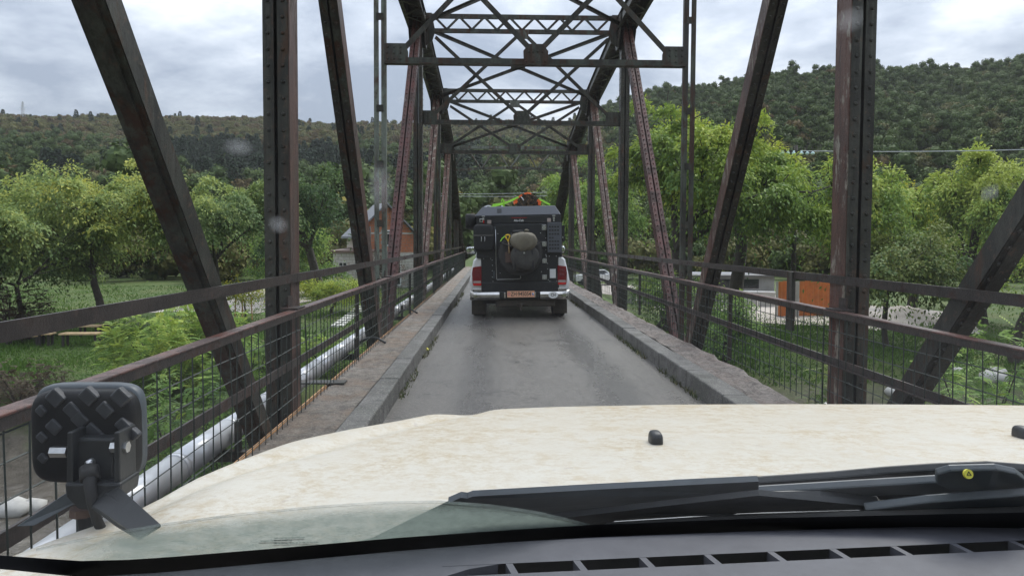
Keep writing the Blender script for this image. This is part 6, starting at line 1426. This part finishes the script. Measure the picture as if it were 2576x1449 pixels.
for k_ in (0.5,):
    mb = MB()
    mb.grid(lambda u, v: (XS + (X1 - XS) * u, row_y(XS + (X1 - XS) * u, 0.72 - 0.05 * v), DZ - 0.012 - 0.02 * v), 30, 1); mb.build('vent_vane', M['black_plastic'], dash)
M['lamp_black'] = simple('lamp_black', (0.004, 0.0045, 0.0055), 0.5, var=0.3, scale=30, spec=0.25); M['lamp_grey'] = simple('lamp_grey', (0.028, 0.031, 0.037), 0.45, var=0.3, scale=60)
# --- work light on the bonnet hinge
LY = 1.12; lc = at(211, 1100, Y=LY); sc_ = LY / PF
wl0 = thing('work_light', (lc.x, LY, 1.06), 'black square work light on a bracket at the left bonnet corner, seen from behind', 'light', local=False)
def lp(px, py, dy=0.0): return at(px, py + (12 if py < 1110 else 0), Y=LY + dy)
mb = MB(); mb.ell((lc.x - 0.003, LY + 0.022, lc.z), (130 * sc_, 0.030, 118 * sc_), 40, 20, None, 0.38); mb.build('housing', M['lamp_black'], wl0, smooth=True)
mb = MB(); mb.ell((lc.x - 0.006, LY + 0.034, lc.z + 0.002), (136 * sc_, 0.016, 124 * sc_), 40, 14, None, 0.36); mb.build('lens_rim', M['cowl'], wl0, smooth=True)
cells = [(143, 988, 34), (226, 984, 34), (306, 986, 34), (184, 1018, 30), (268, 1018, 32), (108, 1020, 22), (205, 1042, 32), (236, 1072, 34), (140, 1060, 30), (312, 1056, 28), (262, 1094, 30), (110, 1086, 22), (338, 1078, 22), (112, 1150, 20)]
for px, py, s in cells:
    p = lp(px, py, -0.0035); rt = Matrix.Rotation(R(45), 3, 'Y'); mb = MB(); mb.box(p, (s * 1.2 * sc_, 0.014, s * 1.05 * sc_), rt); mb.build('cooling_block', M['lamp_grey'], wl0, bevel=0.003)
for px, py in ((150, 1136), (302, 1124)):
    mb = MB(); p = lp(px, py, -0.028); mb.tube([p + Vector((-0.012, 0, 0)), p + Vector((0.012, 0, 0))], 0.0085, 6); mb.build('bolt', M['zinc'], wl0)
for s, x_ in ((-1, 168), (1, 286)):
    mb = MB(); mb.prism([lp(x_, 1075, -0.045), lp(x_ + 14, 1075, -0.045), lp(x_ + 16, 1235, -0.045), lp(x_ - 2, 1235, -0.045)], (0, 0.05, 0)); mb.build('bracket_cheek', M['black_plastic'], wl0, bevel=0.002)
mb = MB(); mb.prism([lp(184, 1090, -0.03), lp(286, 1090, -0.03), lp(286, 1215, -0.03), lp(184, 1215, -0.03)], (0, 0.03, 0)); mb.build('driver_box', M['black_plastic'], wl0, bevel=0.004)
mb = MB(); mb.prism([lp(160, 1215, -0.05), lp(305, 1215, -0.05), lp(300, 1255, -0.05), lp(255, 1285, -0.05), lp(195, 1282, -0.05), lp(165, 1250, -0.05)], (0, 0.06, 0)); mb.build('bracket_foot', M['black_plastic'], wl0, bevel=0.004)
mb = MB(); p = lp(225, 1164, -0.036); mb.lathe([(0.0, -0.006), (0.005, -0.005), (0.006, 0.006)], p, (0, 1, 0), 12); mb.build('screw', M['zinc'], wl0, smooth=True)
mb = MB(); mb.tube([lp(225, 1180, -0.04), lp(226, 1215, -0.055), lp(232, 1262, -0.06), lp(245, 1310, -0.055), lp(268, 1356, -0.04)], [0.0115, 0.0085, 0.0075, 0.007, 0.007], 10); mb.tube([lp(225, 1176, -0.038), lp(226, 1205, -0.05)], 0.0135, 10); mb.build('cable', M['rubber'], wl0, smooth=True)
mb = MB(); mb.prism([lp(225, 1268, -0.06), lp(262, 1232, -0.06), lp(298, 1222, -0.06), lp(405, 1318, -0.19), lp(350, 1352, -0.19), lp(292, 1318, -0.13)], (0, 0, -0.004)); mb.build('mount_arm', M['black_plastic'], wl0, bevel=0.001)
mb = MB(); mb.prism([lp(178, 1232, 0.0), lp(205, 1258, 0.0), lp(85, 1322, -0.02), lp(40, 1324, -0.02)], (0, 0.004, 0)); mb.build('mount_arm', M['cowl'], wl0, bevel=0.001)
mb = MB(); mb.tube([lp(212, 1280, -0.02), lp(216, 1335, -0.02)], 0.010, 10); mb.build('mount_bolt', M['rubber'], wl0)
mb = MB(); mb.tube([lp(208, 1276, -0.02), lp(208, 1295, -0.02)], 0.018, 8); mb.build('mount_washer', M['rust_rim'], wl0)
bpy.context.view_layer.update()

# ------------------------------------------------------------------ damp valley air
mb = MB(); mb.mm(-2100, 2100, -500, 2050, -8.5, 190); hz_o = mb.build('haze', None)
k = NT('valley_haze'); pv_ = k.n('ShaderNodeVolumePrincipled'); pv_.inputs['Color'].default_value = (0.86, 0.88, 0.90, 1); pv_.inputs['Density'].default_value = 0.00009; pv_.inputs['Anisotropy'].default_value = 0.2
k.l(pv_.outputs[0], k.out.inputs['Volume']); hz_o.data.materials.append(k.m); tag(hz_o, 'thin damp haze filling the valley', 'haze', kind='stuff')
